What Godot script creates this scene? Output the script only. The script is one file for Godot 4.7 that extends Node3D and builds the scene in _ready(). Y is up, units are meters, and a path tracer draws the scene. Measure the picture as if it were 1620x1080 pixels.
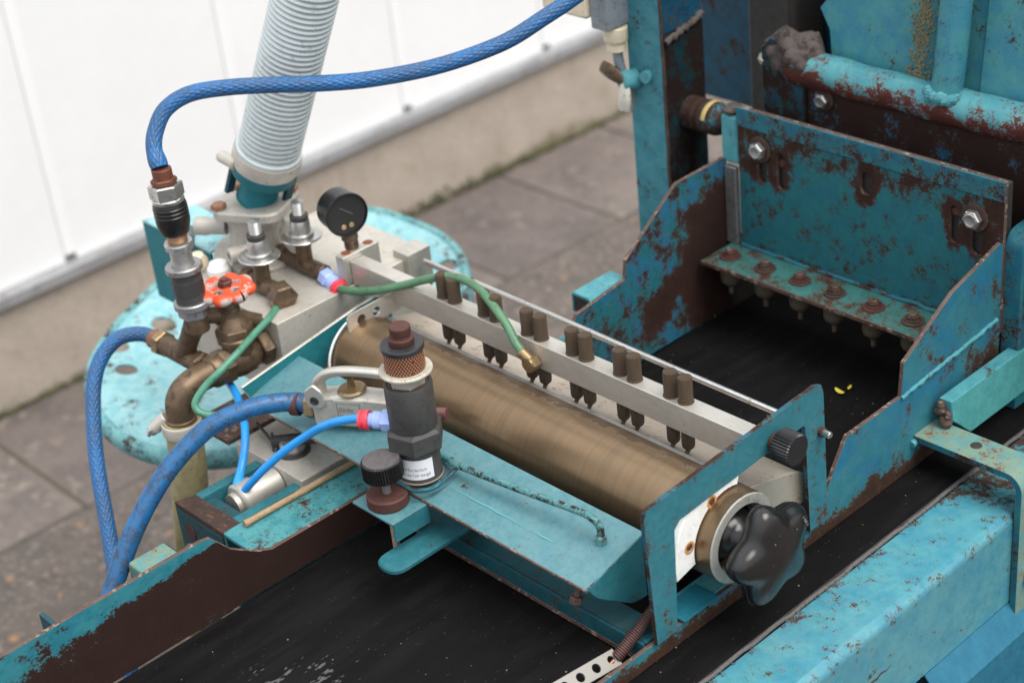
extends Node3D
# A drum seeding machine on its tray conveyor, beside a white panelled wall. Metres; y is up; the paving lies at y = -0.82.
# x runs across the conveyor (right guide plate at x = 0), z along it (towards the near end).

const GROUND := -0.82
const S := 640

class MB:
	var v := PackedVector3Array()
	var n := PackedVector3Array()
	var t := PackedVector2Array()
	var i := PackedInt32Array()
	func add(p: Vector3, nn: Vector3, uv := Vector2.ZERO) -> int:
		v.append(p); n.append(nn); t.append(uv)
		return v.size() - 1
	func tri(a: int, b: int, c: int) -> void:
		i.append(a); i.append(b); i.append(c)
	func quad(a: int, b: int, c: int, d: int) -> void:
		tri(a, b, c); tri(a, c, d)
	func xf(x: Transform3D, from := 0) -> void:
		var nb := x.basis.inverse().transposed()
		for k in range(from, v.size()):
			v[k] = x * v[k]
			n[k] = (nb * n[k]).normalized()

var lut := PackedByteArray()
var NC: PackedByteArray
var NM: PackedByteArray
var NF: PackedByteArray
var NG: PackedByteArray
var M := {}
var rng := RandomNumberGenerator.new()
var taken := {}

# ---------------------------------------------------------------- scene tree helpers
func numbered(called: String) -> String:
	var k: int = taken.get(called, 0)
	taken[called] = k + 1
	return called if k == 0 else "%s_%03d" % [called, k]

func thing(called: String, label: String, category: String, at := Vector3.ZERO, group := "") -> Node3D:
	var o := Node3D.new()
	o.name = numbered(called)
	add_child(o, true)
	o.position = at
	o.set_meta("label", label)
	o.set_meta("category", category)
	if group: o.set_meta("group", group)
	return o

func structure(called: String) -> Node3D:
	var o := Node3D.new()
	o.name = numbered(called)
	add_child(o, true)
	o.set_meta("kind", "structure")
	return o

func part(root: Node3D, called: String, what, mat: Material = null) -> MeshInstance3D:
	# what: one MB, or an array of [MB, material]; vertices are in world coordinates
	var list: Array = [[what, mat]] if what is MB else what
	var off := Vector3.ZERO
	var p: Node = root
	while p != self:
		off += (p as Node3D).position
		p = p.get_parent()
	var am := ArrayMesh.new()
	for e in list:
		var b: MB = e[0]
		if b.i.is_empty(): continue
		var vv := PackedVector3Array()
		vv.resize(b.v.size())
		for k in b.v.size(): vv[k] = b.v[k] - off
		var ii := b.i.duplicate()
		for k in range(0, ii.size(), 3):
			var a := ii[k]; var c := ii[k + 1]; var d := ii[k + 2]
			if (b.v[c] - b.v[a]).cross(b.v[d] - b.v[a]).dot(b.n[a] + b.n[c] + b.n[d]) > 0.0:
				ii[k + 1] = d; ii[k + 2] = c
		var arr := []
		arr.resize(Mesh.ARRAY_MAX)
		arr[Mesh.ARRAY_VERTEX] = vv
		arr[Mesh.ARRAY_NORMAL] = b.n
		arr[Mesh.ARRAY_TEX_UV] = b.t
		arr[Mesh.ARRAY_INDEX] = ii
		am.add_surface_from_arrays(Mesh.PRIMITIVE_TRIANGLES, arr)
		am.surface_set_material(am.get_surface_count() - 1, e[1])
	var o := MeshInstance3D.new()
	o.name = called
	o.mesh = am
	root.add_child(o, true)
	return o

func note(o: Node3D, label: String) -> void:
	o.set_meta("label", label)

# ---------------------------------------------------------------- shapes
func aim(at: Vector3, axis: Vector3, spin := 0.0) -> Transform3D:   # local +y along axis
	var y := axis.normalized()
	var x := (Vector3.RIGHT if absf(y.x) < 0.9 else Vector3.BACK)
	x = (x - y * x.dot(y)).normalized()
	var z := x.cross(y)
	var b := Basis(x, y, z)
	return Transform3D(b * Basis(Vector3.UP, spin), at)

func up(x: float, y: float, z: float) -> Transform3D:
	return Transform3D(Basis(), Vector3(x, y, z))

func lathe(m: MB, prof: Array, x: Transform3D, seg := 32, smooth := 0.86, a0 := 0.0, a1 := TAU) -> void:
	var from := m.v.size()
	var np := prof.size()
	var ns: Array[Vector2] = []
	var rmax := 0.0001
	for k in np - 1:
		var d: Vector2 = prof[k + 1] - prof[k]
		ns.append(Vector2(d.y, -d.x).normalized())
		rmax = maxf(rmax, maxf(prof[k].x, prof[k + 1].x))
	var along := 0.0
	for k in np - 1:
		var len: float = (prof[k + 1] - prof[k]).length()
		if len < 1e-7: continue
		var na := ns[k]; var nb := ns[k]
		if k > 0 and ns[k - 1].dot(ns[k]) > smooth: na = (ns[k - 1] + ns[k]).normalized()
		if k < np - 2 and ns[k + 1].dot(ns[k]) > smooth: nb = (ns[k + 1] + ns[k]).normalized()
		var base := m.v.size()
		for s in seg + 1:
			var a := lerpf(a0, a1, float(s) / seg)
			var c := cos(a); var sn := sin(a)
			var u := float(s) / seg
			m.add(Vector3(prof[k].x * c, prof[k].y, prof[k].x * sn), Vector3(na.x * c, na.y, na.x * sn), Vector2(u, along / (TAU * rmax)))
			m.add(Vector3(prof[k + 1].x * c, prof[k + 1].y, prof[k + 1].x * sn), Vector3(nb.x * c, nb.y, nb.x * sn), Vector2(u, (along + len) / (TAU * rmax)))
		for s in seg:
			var q := base + s * 2
			m.quad(q, q + 1, q + 3, q + 2)
		along += len
	m.xf(x, from)

func P(list: Array) -> Array:        # [r, y, r, y, ...] -> profile
	var o := []
	for k in range(0, list.size(), 2): o.append(Vector2(list[k], list[k + 1]))
	return o

func cyl(m: MB, x: Transform3D, r: float, h: float, seg := 28, ch := -1.0) -> void:
	var c := minf(r, h) * 0.08 if ch < 0.0 else ch
	lathe(m, P([0, 0, r - c, 0, r, c, r, h - c, r - c, h, 0, h]), x, seg)

func box(m: MB, x: Transform3D, size: Vector3, b := 0.0008) -> void:
	var from := m.v.size()
	var h := size * 0.5
	b = minf(b, minf(h.x, minf(h.y, h.z)) * 0.9)
	for sx in 2:
		for sy in 2:
			for sz in 2:
				var sg := [sx * 2 - 1, sy * 2 - 1, sz * 2 - 1]
				for a in 3:
					var p := Vector3(sg[0] * (h.x - b), sg[1] * (h.y - b), sg[2] * (h.z - b))
					var nn := Vector3.ZERO
					p[a] = sg[a] * h[a]
					nn[a] = sg[a]
					m.add(p, nn, Vector2(p[(a + 1) % 3] / size[(a + 1) % 3] + 0.5, p[(a + 2) % 3] / size[(a + 2) % 3] + 0.5))
	var wt := [4, 2, 1]
	for a in 3:
		var e := (a + 1) % 3
		var f := (a + 2) % 3
		var A: int = wt[a]; var E: int = wt[e]; var F: int = wt[f]
		for s in 2:
			var q := s * A
			m.quad(from + q * 3 + a, from + (q + E) * 3 + a, from + (q + E + F) * 3 + a, from + (q + F) * 3 + a)
		for se in 2:
			for sf in 2:
				var q := se * E + sf * F
				m.quad(from + q * 3 + e, from + (q + A) * 3 + e, from + (q + A) * 3 + f, from + q * 3 + f)
	for q in 8: m.tri(from + q * 3, from + q * 3 + 1, from + q * 3 + 2)
	m.xf(x, from)

func bx(m: MB, a: Vector3, c: Vector3, b := 0.0008) -> void:   # box between two corners
	box(m, Transform3D(Basis(), (a + c) * 0.5), (c - a).abs(), b)

func prism(face: MB, rim: MB, poly: PackedVector2Array, depth: float, x: Transform3D, holes: Array = [], ch := 0.0006) -> void:
	# outline in the local xy plane, from z = 0 to z = depth
	var f0 := face.v.size()
	var r0 := rim.v.size()
	var pl := PackedVector2Array()
	for p in poly: pl.append(p * 1000.0)
	if Geometry2D.is_polygon_clockwise(pl): pl.reverse()
	var lo := pl[0]; var hi := pl[0]
	for p in pl:
		lo = lo.min(p); hi = hi.max(p)
	for h in holes:
		var hp := PackedVector2Array()
		var hc := Vector2.ZERO
		for p in h:
			hp.append(p * 1000.0)
			hc += p * 1000.0 / h.size()
		var slit := PackedVector2Array([hc + Vector2(-0.015, 0), hc + Vector2(0.015, 0), Vector2(hc.x + 0.015, hi.y + 5.0), Vector2(hc.x - 0.015, hi.y + 5.0)])
		var cut := Geometry2D.merge_polygons(hp, slit)
		var got := Geometry2D.clip_polygons(pl, cut[0])
		var best := 0.0
		for g in got:
			var bb := Rect2(g[0], Vector2.ZERO)
			for p in g: bb = bb.expand(p)
			if bb.get_area() > best:
				best = bb.get_area()
				pl = g
		if Geometry2D.is_polygon_clockwise(pl): pl.reverse()
	var np := pl.size()
	var inset := PackedVector2Array()
	var c := ch * 1000.0 if holes.is_empty() else 0.0
	for k in np:
		var a := (pl[k] - pl[(k + np - 1) % np]).normalized()
		var b := (pl[(k + 1) % np] - pl[k]).normalized()
		var na := Vector2(-a.y, a.x)
		var nb := Vector2(-b.y, b.x)
		var mid := na + nb
		inset.append(pl[k] + mid / maxf(0.35, mid.length_squared()) * 2.0 * c * 0.5 * 2.0 if c > 0.0 else pl[k])
	var tri := Geometry2D.triangulate_polygon(inset)
	if tri.is_empty():
		inset = pl
		c = 0.0
		tri = Geometry2D.triangulate_polygon(pl)
	var sz := (hi - lo)
	var z0 := 0.0; var z1 := depth
	var zc := c / 1000.0 * signf(depth)
	for side in 2:
		var base := face.v.size()
		for p in inset:
			face.add(Vector3(p.x, p.y, 0) / 1000.0 + Vector3(0, 0, z1 if side else z0), Vector3(0, 0, signf(depth) if side else -signf(depth)), (p - lo) / sz)
		for k in range(0, tri.size(), 3): face.tri(base + tri[k], base + tri[k + 1], base + tri[k + 2])
	for k in np:
		var k2 := (k + 1) % np
		var d := (pl[k2] - pl[k]).normalized()
		var nn := Vector3(d.y, -d.x, 0)
		# smooth over small turns (arcs)
		var dp := (pl[k] - pl[(k + np - 1) % np]).normalized()
		var dn := (pl[(k + 2) % np] - pl[k2]).normalized()
		var n1 := nn; var n2 := nn
		if dp.dot(d) > 0.85: n1 = (nn + Vector3(dp.y, -dp.x, 0)).normalized()
		if dn.dot(d) > 0.85: n2 = (nn + Vector3(dn.y, -dn.x, 0)).normalized()
		var zs := [z0, z0 + zc, z1 - zc, z1]
		var ua := (pl[k] - lo) / sz; var ub := (pl[k2] - lo) / sz
		for r in 3:
			if c == 0.0 and r != 1: continue
			var pa: Vector2 = inset[k] if r == 0 else pl[k]
			var pb: Vector2 = inset[k2] if r == 0 else pl[k2]
			var qa: Vector2 = inset[k] if r == 2 else pl[k]
			var qb: Vector2 = inset[k2] if r == 2 else pl[k2]
			var tz: float = -0.7 * signf(depth) if r == 0 else (0.7 * signf(depth) if r == 2 else 0.0)
			var m1 := (n1 + Vector3(0, 0, tz)).normalized()
			var m2 := (n2 + Vector3(0, 0, tz)).normalized()
			var a := rim.add(Vector3(pa.x, pa.y, zs[r] * 1000.0) / 1000.0, m1, ua)
			var b := rim.add(Vector3(pb.x, pb.y, zs[r] * 1000.0) / 1000.0, m2, ub)
			var e := rim.add(Vector3(qb.x, qb.y, zs[r + 1] * 1000.0) / 1000.0, m2, ub)
			var f := rim.add(Vector3(qa.x, qa.y, zs[r + 1] * 1000.0) / 1000.0, m1, ua)
			rim.quad(a, b, e, f)
	face.xf(x, f0)
	if rim != face: rim.xf(x, r0)

func PX(x0: float) -> Transform3D:     # local x -> world z, local y -> world y, depth -> +x
	return Transform3D(Basis(Vector3(0, 0, 1), Vector3(0, 1, 0), Vector3(1, 0, 0)), Vector3(x0, 0, 0))
func PY(y0: float) -> Transform3D:     # local x -> world x, local y -> world z, depth -> +y
	return Transform3D(Basis(Vector3(1, 0, 0), Vector3(0, 0, 1), Vector3(0, 1, 0)), Vector3(0, y0, 0))
func PZ(z0: float) -> Transform3D:
	return Transform3D(Basis(), Vector3(0, 0, z0))

func V(list: Array) -> PackedVector2Array:
	var o := PackedVector2Array()
	for k in range(0, list.size(), 2): o.append(Vector2(list[k], list[k + 1]))
	return o

func disc2(c: Vector2, r: float, seg := 20, ry := -1.0, a0 := 0.0, a1 := TAU) -> PackedVector2Array:
	var o := PackedVector2Array()
	var full := absf(a1 - a0 - TAU) < 0.001
	for k in (seg if full else seg + 1):
		var a := lerpf(a0, a1, float(k) / seg)
		o.append(c + Vector2(cos(a) * r, sin(a) * (r if ry < 0.0 else ry)))
	return o

func rounded(poly: PackedVector2Array, rad: Dictionary) -> PackedVector2Array:   # corner index -> radius
	var o := PackedVector2Array()
	var np := poly.size()
	for k in np:
		if not rad.has(k):
			o.append(poly[k])
			continue
		var r: float = rad[k]
		var a := poly[k] + (poly[(k + np - 1) % np] - poly[k]).normalized() * r
		var b := poly[k] + (poly[(k + 1) % np] - poly[k]).normalized() * r
		for s in 6:
			var t := s / 5.0
			o.append(a.lerp(poly[k], t).lerp(poly[k].lerp(b, t), t))
	return o

func rough_edge(poly: PackedVector2Array, step: float, amp: float, sd: int) -> PackedVector2Array:
	var o := PackedVector2Array()
	var r := RandomNumberGenerator.new()
	r.seed = sd
	for k in poly.size():
		var a := poly[k]
		var b := poly[(k + 1) % poly.size()]
		var nn := int(maxf(1.0, floorf(a.distance_to(b) / step)))
		var d := (b - a).normalized()
		for s in nn:
			var p := a.lerp(b, float(s) / nn)
			if s > 0: p += Vector2(-d.y, d.x) * r.randf_range(-amp, amp)
			o.append(p)
	return o

func plate(root: Node3D, called: String, poly: PackedVector2Array, depth: float, x: Transform3D, mf: Material, mr: Material, holes: Array = [], ch := 0.0006) -> MeshInstance3D:
	var f := MB.new()
	var r := MB.new()
	prism(f, r, poly, depth, x, holes, ch)
	return part(root, called, [[f, mf], [r, mr]])

func hexa(m: MB, x: Transform3D, r: float, h: float, ch := 0.0012) -> void:    # a six-sided nut, r to its corners, standing on local y
	var poly := PackedVector2Array()
	for k in 6: poly.append(Vector2(cos(k * TAU / 6), sin(k * TAU / 6)) * r)
	var f := MB.new()
	prism(f, f, poly, h, x * Transform3D(Basis(Vector3(1, 0, 0), Vector3(0, 0, 1), Vector3(0, 1, 0)), Vector3.ZERO), [], ch)
	merge(m, f)

func merge(m: MB, f: MB) -> void:
	var o := m.v.size()
	m.v.append_array(f.v); m.n.append_array(f.n); m.t.append_array(f.t)
	for k in f.i: m.i.append(k + o)

func spline(pts: Array, per := 10) -> PackedVector3Array:
	var o := PackedVector3Array()
	var np := pts.size()
	for k in np - 1:
		var p0: Vector3 = pts[maxi(k - 1, 0)]
		var p1: Vector3 = pts[k]
		var p2: Vector3 = pts[k + 1]
		var p3: Vector3 = pts[mini(k + 2, np - 1)]
		for s in per:
			o.append(p1.cubic_interpolate(p2, p0, p3, float(s) / per))
	o.append(pts[np - 1])
	return o

func tube(m: MB, path: PackedVector3Array, r, seg := 14, caps := true, flat = null) -> void:
	# r: radius, or a function of (distance along, share); flat: a function of share -> Vector2 scale of the section
	var np := path.size()
	var t0 := (path[1] - path[0]).normalized()
	var x := (Vector3.UP if absf(t0.y) < 0.8 else Vector3.RIGHT)
	x = (x - t0 * x.dot(t0)).normalized()
	var total := 0.0
	for k in np - 1: total += path[k].distance_to(path[k + 1])
	var base := m.v.size()
	var dist := 0.0
	var rs := PackedFloat32Array()
	for k in np:
		var rr: float = r.call(dist, dist / total) if r is Callable else r
		rs.append(rr)
		if k < np - 1: dist += path[k].distance_to(path[k + 1])
	dist = 0.0
	for k in np:
		var tn := (path[mini(k + 1, np - 1)] - path[maxi(k - 1, 0)]).normalized()
		x = (x - tn * x.dot(tn)).normalized()
		var y := tn.cross(x)
		var sc: Vector2 = Vector2.ONE if flat == null else flat.call(dist / total)
		var slope := 0.0
		if r is Callable:
			var ka := maxi(k - 1, 0); var kb := mini(k + 1, np - 1)
			slope = (rs[kb] - rs[ka]) / maxf(1e-6, path[ka].distance_to(path[kb]))
		for s in seg + 1:
			var a := TAU * s / seg
			var d := x * cos(a) * sc.x + y * sin(a) * sc.y
			var nn := x * cos(a) / sc.x + y * sin(a) / sc.y
			m.add(path[k] + d * rs[k], (nn.normalized() - tn * slope).normalized(), Vector2(float(s) / seg, dist / (TAU * (rs[0] if not r is Callable else 0.01))))
		if k < np - 1: dist += path[k].distance_to(path[k + 1])
	for k in np - 1:
		for s in seg:
			var q := base + k * (seg + 1) + s
			m.quad(q, q + 1, q + seg + 2, q + seg + 1)
	if caps:
		for e in 2:
			var k: int = 0 if e == 0 else np - 1
			var dir := (path[0] - path[1]).normalized() if e == 0 else (path[np - 1] - path[np - 2]).normalized()
			var c := m.add(path[k], dir)
			var b2 := m.v.size()
			for s in seg + 1: m.add(m.v[base + k * (seg + 1) + s], dir)
			for s in seg: m.tri(c, b2 + s, b2 + s + 1)

func grid(m: MB, pts: PackedVector3Array, nu: int, nv: int, centre: Vector3) -> void:
	# nu columns wrapped around, nv rows; smooth normals pointing away from centre
	var base := m.v.size()
	for r in nv:
		for c in nu + 1:
			var p := pts[r * nu + c % nu]
			var du := pts[r * nu + (c + 1) % nu] - pts[r * nu + (c + nu - 1) % nu]
			var dv := pts[mini(r + 1, nv - 1) * nu + c % nu] - pts[maxi(r - 1, 0) * nu + c % nu]
			var nn := du.cross(dv)
			if nn.length() < 1e-14: nn = p - centre
			nn = nn.normalized()
			if nn.dot(p - centre) < 0.0: nn = -nn
			m.add(p, nn, Vector2(float(c) / nu, float(r) / (nv - 1)))
	for r in nv - 1:
		for c in nu:
			var q := base + r * (nu + 1) + c
			m.quad(q, q + 1, q + nu + 2, q + nu + 1)

# ---------------------------------------------------------------- the scene
func _ready() -> void:
	var cam := Camera3D.new()
	cam.name = "camera"
	var right := Vector3(0.68647, -0.09744, -0.72060)
	var upv := Vector3(-0.30490, 0.86109, -0.40690)
	var back := Vector3(0.66015, 0.49903, 0.56140)
	cam.transform = Transform3D(Basis(right, upv, back).orthonormalized(), Vector3(0.8083, 0.9093, 0.9132))
	cam.near = 0.05
	cam.far = 200.0
	var ca := CameraAttributesPhysical.new()
	ca.frustum_focal_length = 62.2
	ca.frustum_focus_distance = 1.56
	ca.frustum_near = 0.05
	ca.frustum_far = 200.0
	ca.exposure_aperture = 5.2
	cam.attributes = ca
	cam.fov = 21.84
	add_child(cam)
	cam.current = true

	var we := WorldEnvironment.new()
	we.name = "world"
	var env := Environment.new()
	var sky := Sky.new()
	var ps := ProceduralSkyMaterial.new()
	ps.sky_top_color = Color(0.955, 0.975, 1.0)
	ps.sky_horizon_color = Color(0.66, 0.68, 0.705)
	ps.sky_curve = 0.55
	ps.ground_bottom_color = Color(0.36, 0.34, 0.33)
	ps.ground_horizon_color = Color(0.62, 0.62, 0.62)
	ps.sun_angle_max = 40.0
	sky.sky_material = ps
	env.background_mode = Environment.BG_SKY
	env.sky = sky
	env.background_energy_multiplier = 1.15
	env.tonemap_mode = Environment.TONE_MAPPER_LINEAR
	env.tonemap_exposure = 1.97
	env.sdfgi_enabled = true
	env.ssao_enabled = true
	env.ssil_enabled = true
	we.environment = env
	add_child(we)

	var sun := DirectionalLight3D.new()
	sun.name = "sun"
	sun.light_energy = 0.6
	sun.light_color = Color(1.0, 0.985, 0.96)
	sun.light_angular_distance = 40.0
	sun.shadow_enabled = true
	sun.transform = Transform3D(Basis.looking_at(Vector3(-0.55, -1.0, 0.1).normalized(), Vector3.BACK), Vector3(0, 5, 0))
	add_child(sun)

	rng.seed = 77
	make_materials()
	build_ground()
	build_wall()
	build_conveyor()
	build_gate()
	build_rear()
	build_frame()
	build_drum()
	build_nozzle_bar()
	build_block()
	build_ejector()
	build_valves()
	build_filter_and_gun()
	build_hoses()
	build_seat()
	build_side()
	build_bits()

# ---------------------------------------------------------------- ground and wall
func build_ground() -> void:
	var g := structure("ground")
	var m := MB.new()
	bx(m, Vector3(-60, GROUND - 0.3, -60), Vector3(60, GROUND - 0.003, 60), 0.01)
	part(g, "concrete", m, M.aggregate)
	var p := structure("pavement")
	var bed := MB.new()
	bx(bed, Vector3(-2.068, GROUND - 0.006, -6), Vector3(-1.673, GROUND - 0.0005, 4), 0.0005)
	part(p, "joint_bed", bed, M.joint)
	for k in 26:
		var z := -5.98 + k * 0.34 + 0.0
		z = -1.885 + (k - 13) * 0.342
		var s := MB.new()
		var dy := rng.randf_range(-0.002, 0.002)
		bx(s, Vector3(-2.062, GROUND - 0.03, z + 0.003), Vector3(-1.672, GROUND + 0.003 + dy * 0.6, z + 0.339), 0.004)
		part(p, "slab", s, M["slab%d" % (k * 7 % 3)])
	# pebbles laid bare in the rough concrete
	var pm := MultiMesh.new()
	pm.transform_format = MultiMesh.TRANSFORM_3D
	pm.use_colors = true
	var pb := MB.new()
	lathe(pb, P([0, -0.5, 0.55, -0.38, 0.9, -0.1, 1.0, 0.1, 0.8, 0.42, 0.4, 0.56, 0, 0.6]), Transform3D(), 9, 0.3)
	var tmp := part(g, "pebble_shape", pb, null)
	pm.mesh = tmp.mesh
	g.remove_child(tmp)
	tmp.free()
	var pmat := plain(1, 1, 1, 0.75)
	pmat.vertex_color_use_as_albedo = true
	pm.mesh.surface_set_material(0, pmat)
	pm.instance_count = 5200
	for k in pm.instance_count:
		var r := rng.randf_range(0.0025, 0.007) * (1.4 if rng.randf() < 0.08 else 1.0)
		var b := Basis(Vector3.UP, rng.randf() * TAU).scaled(Vector3(r * rng.randf_range(0.8, 1.3), r * 0.42, r))
		pm.set_instance_transform(k, Transform3D(b, Vector3(rng.randf_range(-1.655, -0.75), GROUND - 0.003, rng.randf_range(-1.9, 0.7))))
		var v := rng.randf_range(0.06, 0.19)
		var c := Color(v, v * 0.84, v * 0.74)
		if rng.randf() < 0.06: c = Color(0.25, 0.15, 0.09)
		pm.set_instance_color(k, c)
	var pi := MultiMeshInstance3D.new()
	pi.name = "pebbles"
	pi.multimesh = pm
	pi.set_meta("kind", "stuff")
	g.add_child(pi, true)
	# moss along the foot of the wall and in the joints
	var moss := MB.new()
	for k in 2600:
		var z := rng.randf_range(-5.0, 1.5)
		var c := Vector3(-2.066 + absf(rng.randfn(0, 0.004)), GROUND + 0.004 + absf(rng.randfn(0, 0.008 + 0.006 * sin(z * 4.0))), z)
		var r := rng.randf_range(0.002, 0.006)
		lathe(moss, P([0, 0, r * 0.8, r * 0.15, r, r * 0.5, r * 0.6, r * 0.9, 0, r]), aim(c, Vector3(1, rng.randf_range(0.1, 0.8), rng.randf_range(-0.3, 0.3))), 6)
	var mo := part(p, "moss", moss, M.moss)
	mo.set_meta("kind", "stuff")

func build_wall() -> void:
	var w := thing("wall", "white panelled wall with a grey sill on a bare concrete plinth", "wall", Vector3(-2.07, GROUND, 0))
	var m := MB.new()
	bx(m, Vector3(-2.5, GROUND - 0.2, -9), Vector3(-2.0715, -0.603, 6), 0.004)
	part(w, "core", m, M.joint)
	# the concrete face, in lengths cast one after the other
	for k in range(-4, 4):
		var f := MB.new()
		for q in 2:
			for r in 2: f.add(Vector3(-2.07, lerpf(GROUND - 0.02, -0.603, r), k * 2.2 + q * 2.2), Vector3.RIGHT, Vector2(q, r))
		f.quad(0, 1, 3, 2)
		part(w, "plinth", f, plinth_texture() if k == -4 else (w.get_node("plinth") as MeshInstance3D).mesh.surface_get_material(0))
	var sl := MB.new()
	bx(sl, Vector3(-2.1, -0.603, -9), Vector3(-2.052, -0.578, 6), 0.003)
	part(w, "sill", sl, M.sill)
	for k in range(-17, 15):
		var z0 := -0.4575 + k * 0.4315
		var a := MB.new()
		bx(a, Vector3(-2.14, -0.5785, z0 + 0.0126), Vector3(-2.083, 2.4, z0 + 0.4189), 0.0008)
		part(w, "panel", a, M.panel)
		var s := MB.new()
		bx(s, Vector3(-2.12, -0.566, z0 - 0.0125), Vector3(-2.0795, 2.4, z0 + 0.0125), 0.002)
		part(w, "seam_strip", s, M.seam)
		var n := MB.new()
		bx(n, Vector3(-2.13, -0.579, z0 - 0.0132), Vector3(-2.10, -0.566, z0 + 0.0132), 0.002)
		part(w, "drain_gap", n, M.sill)

# ---------------------------------------------------------------- conveyor
func build_conveyor() -> void:
	var c := thing("tray_conveyor", "rusty teal conveyor frame with a flat black belt between its side rails", "conveyor", Vector3(-0.15, GROUND, 0))
	var belt_mat := belt_texture()
	var f := MB.new()
	var r := MB.new()
	prism(f, r, V([-0.339, 1.0, 0.0435, 1.0, 0.0425, -1.1, -0.339, -1.1]), 0.006, PY(-0.074))
	part(c, "belt", [[f, belt_mat], [r, M.dark_metal]])
	var bed := MB.new()
	bx(bed, Vector3(-0.338, -0.10, -1.1), Vector3(0.04, -0.0745, 1.0))
	part(c, "bed_plate", bed, M.dark_metal)
	var fr := MB.new()
	var fp := PackedVector3Array()
	for k in 160: fp.append(Vector3(0.0437 + rng.randfn(0, 0.0004), -0.0705 + rng.randfn(0, 0.0005), 1.0 - k * 0.0125))
	tube(fr, fp, 0.0021, 7)
	for k in 90:
		var z := rng.randf_range(-0.4, 0.35)
		var p := Vector3(0.0445, -0.070, z)
		var q := PackedVector3Array([p, p + Vector3(rng.randf_range(0.001, 0.004), rng.randf_range(-0.001, 0.002), rng.randf_range(-0.003, 0.003))])
		q.append(q[1] + Vector3(rng.randf_range(0, 0.004), rng.randf_range(-0.002, 0.001), rng.randf_range(-0.004, 0.004)))
		tube(fr, q, 0.00035, 4, false)
	part(c, "frayed_edge", fr, mottle(62, Vector3(0.10, 0.095, 0.095), Vector3(0.06, 0.057, 0.057), Vector3(0.2, 0.19, 0.18), {"r0": 0.8, "r1": 0.95, "w": 128, "h": 128, "tri": 0.05}))
	# left rail
	var rail_poly := rough_edge(V([1.0, -0.0675, 1.0, 0.0155, 0.317, 0.0185, 0.306, 0.0165, 0.288, -0.006, 0.262, -0.0235, 0.2475, -0.0295, -0.117, -0.0295, -0.117, -0.0675]), 0.03, 0.0003, 3)
	var rail_mat := paint(70, {"a": Vector3(0.0238, 0.1680, 0.2226), "b": Vector3(0.0340, 0.1932, 0.2352), "thr": 0.5, "dirt": 0.25, "r1": Vector3(0.020, 0.0085, 0.0066), "r2": Vector3(0.036, 0.0155, 0.012), "rough": 0.35, "ns": 2},
		func(u: float, v: float) -> float:
			var z := -0.117 + u * 1.117
			var y := -0.0675 + v * 0.086
			if z < 0.30: return 0.6
			var wd := 0.009 + (z - 0.31) * 0.11
			return lerpf(-0.22, 0.34, smoothstep(wd * 0.6, wd * 1.3, 0.0165 - y)), 1500, 160)
	plate(c, "left_rail", rail_poly, 0.004, PX(-0.344), rail_mat, M.rust_edge)
	var fl := MB.new()
	bx(fl, Vector3(-0.398, -0.0345, -0.4), Vector3(-0.3442, -0.0305, 0.262), 0.0008)
	bx(fl, Vector3(-0.398, -0.13, -0.4), Vector3(-0.394, -0.0347, 0.262), 0.0008)
	var flm := paint(71, {"a": Vector3(0.0680, 0.2520, 0.2772), "b": Vector3(0.0408, 0.2016, 0.2352), "thr": 0.74, "dirt": 0.8, "dcol": Vector3(0.05, 0.045, 0.02), "rough": 0.3, "tri": 0.2})
	part(c, "rail_flange", fl, flm)
	# right guide plate: low strip, then the wing that reaches up to the gate
	var gp := V([1.0, -0.0668, 1.0, -0.047, -0.118, -0.047, -0.1225, -0.017, -0.1505, 0.0228, -0.231, 0.0235, -0.2345, 0.0577, -0.3095, 0.0975, -0.386, 0.1165, -0.391, 0.112, -0.392, -0.0668])
	var gd := func(u: float, v: float) -> float:
		var z := -0.392 + u * 1.392
		var y := -0.0668 + v * 0.1833
		var d := -0.10
		d += 0.42 * (1.0 - smoothstep(0.003, 0.019, y + 0.0668 - (0.001 if z > -0.10 else 0.006 + 0.006 * sin(z * 60.0))))
		if z < -0.33: d += 0.5 * smoothstep(0.05, -0.04, y + (z + 0.36) * 0.8)
		return d
	var gm := paint(72, {"a": Vector3(0.032, 0.158, 0.200), "b": Vector3(0.022, 0.138, 0.225), "thr": 0.62, "dirt": 0.4, "r2": Vector3(0.075, 0.04, 0.022), "ns": 2}, gd, 1600, 220)
	plate(c, "right_guide", rough_edge(gp, 0.02, 0.0002, 4), 0.004, PX(-0.004), gm, M.rust_edge)
	var weld := MB.new()
	var wp := PackedVector3Array()
	for k in 26: wp.append(Vector3(0.0008, 0.0225 + (k / 25.0) * 0.012 + rng.randfn(0, 0.0003), -0.231 - k * 0.0061))
	tube(weld, wp, func(_d: float, t: float) -> float: return 0.0022 + 0.0006 * sin(t * 70.0), 8)
	var wp2 := PackedVector3Array()
	for k in 10: wp2.append(Vector3(0.001, -0.037 + rng.randfn(0, 0.0004), -0.248 - k * 0.0045))
	tube(weld, wp2, func(_d: float, t: float) -> float: return 0.004 + 0.001 * sin(t * 30.0), 8)
	part(c, "weld_bead", weld, M.light)
	# cross bar under the tray
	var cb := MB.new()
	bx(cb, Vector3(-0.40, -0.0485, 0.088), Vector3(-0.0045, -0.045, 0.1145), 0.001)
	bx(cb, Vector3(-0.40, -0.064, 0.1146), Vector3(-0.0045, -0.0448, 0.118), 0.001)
	part(c, "cross_bar", cb, M.teal_dark)  # darker teal puts the shade under the tray into the colour
	var cbe := MB.new()
	bx(cbe, Vector3(-0.40, -0.066, 0.1142), Vector3(-0.0045, -0.0605, 0.1186), 0.001)
	part(c, "cross_bar_edge", cbe, M.rust_edge)
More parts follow.
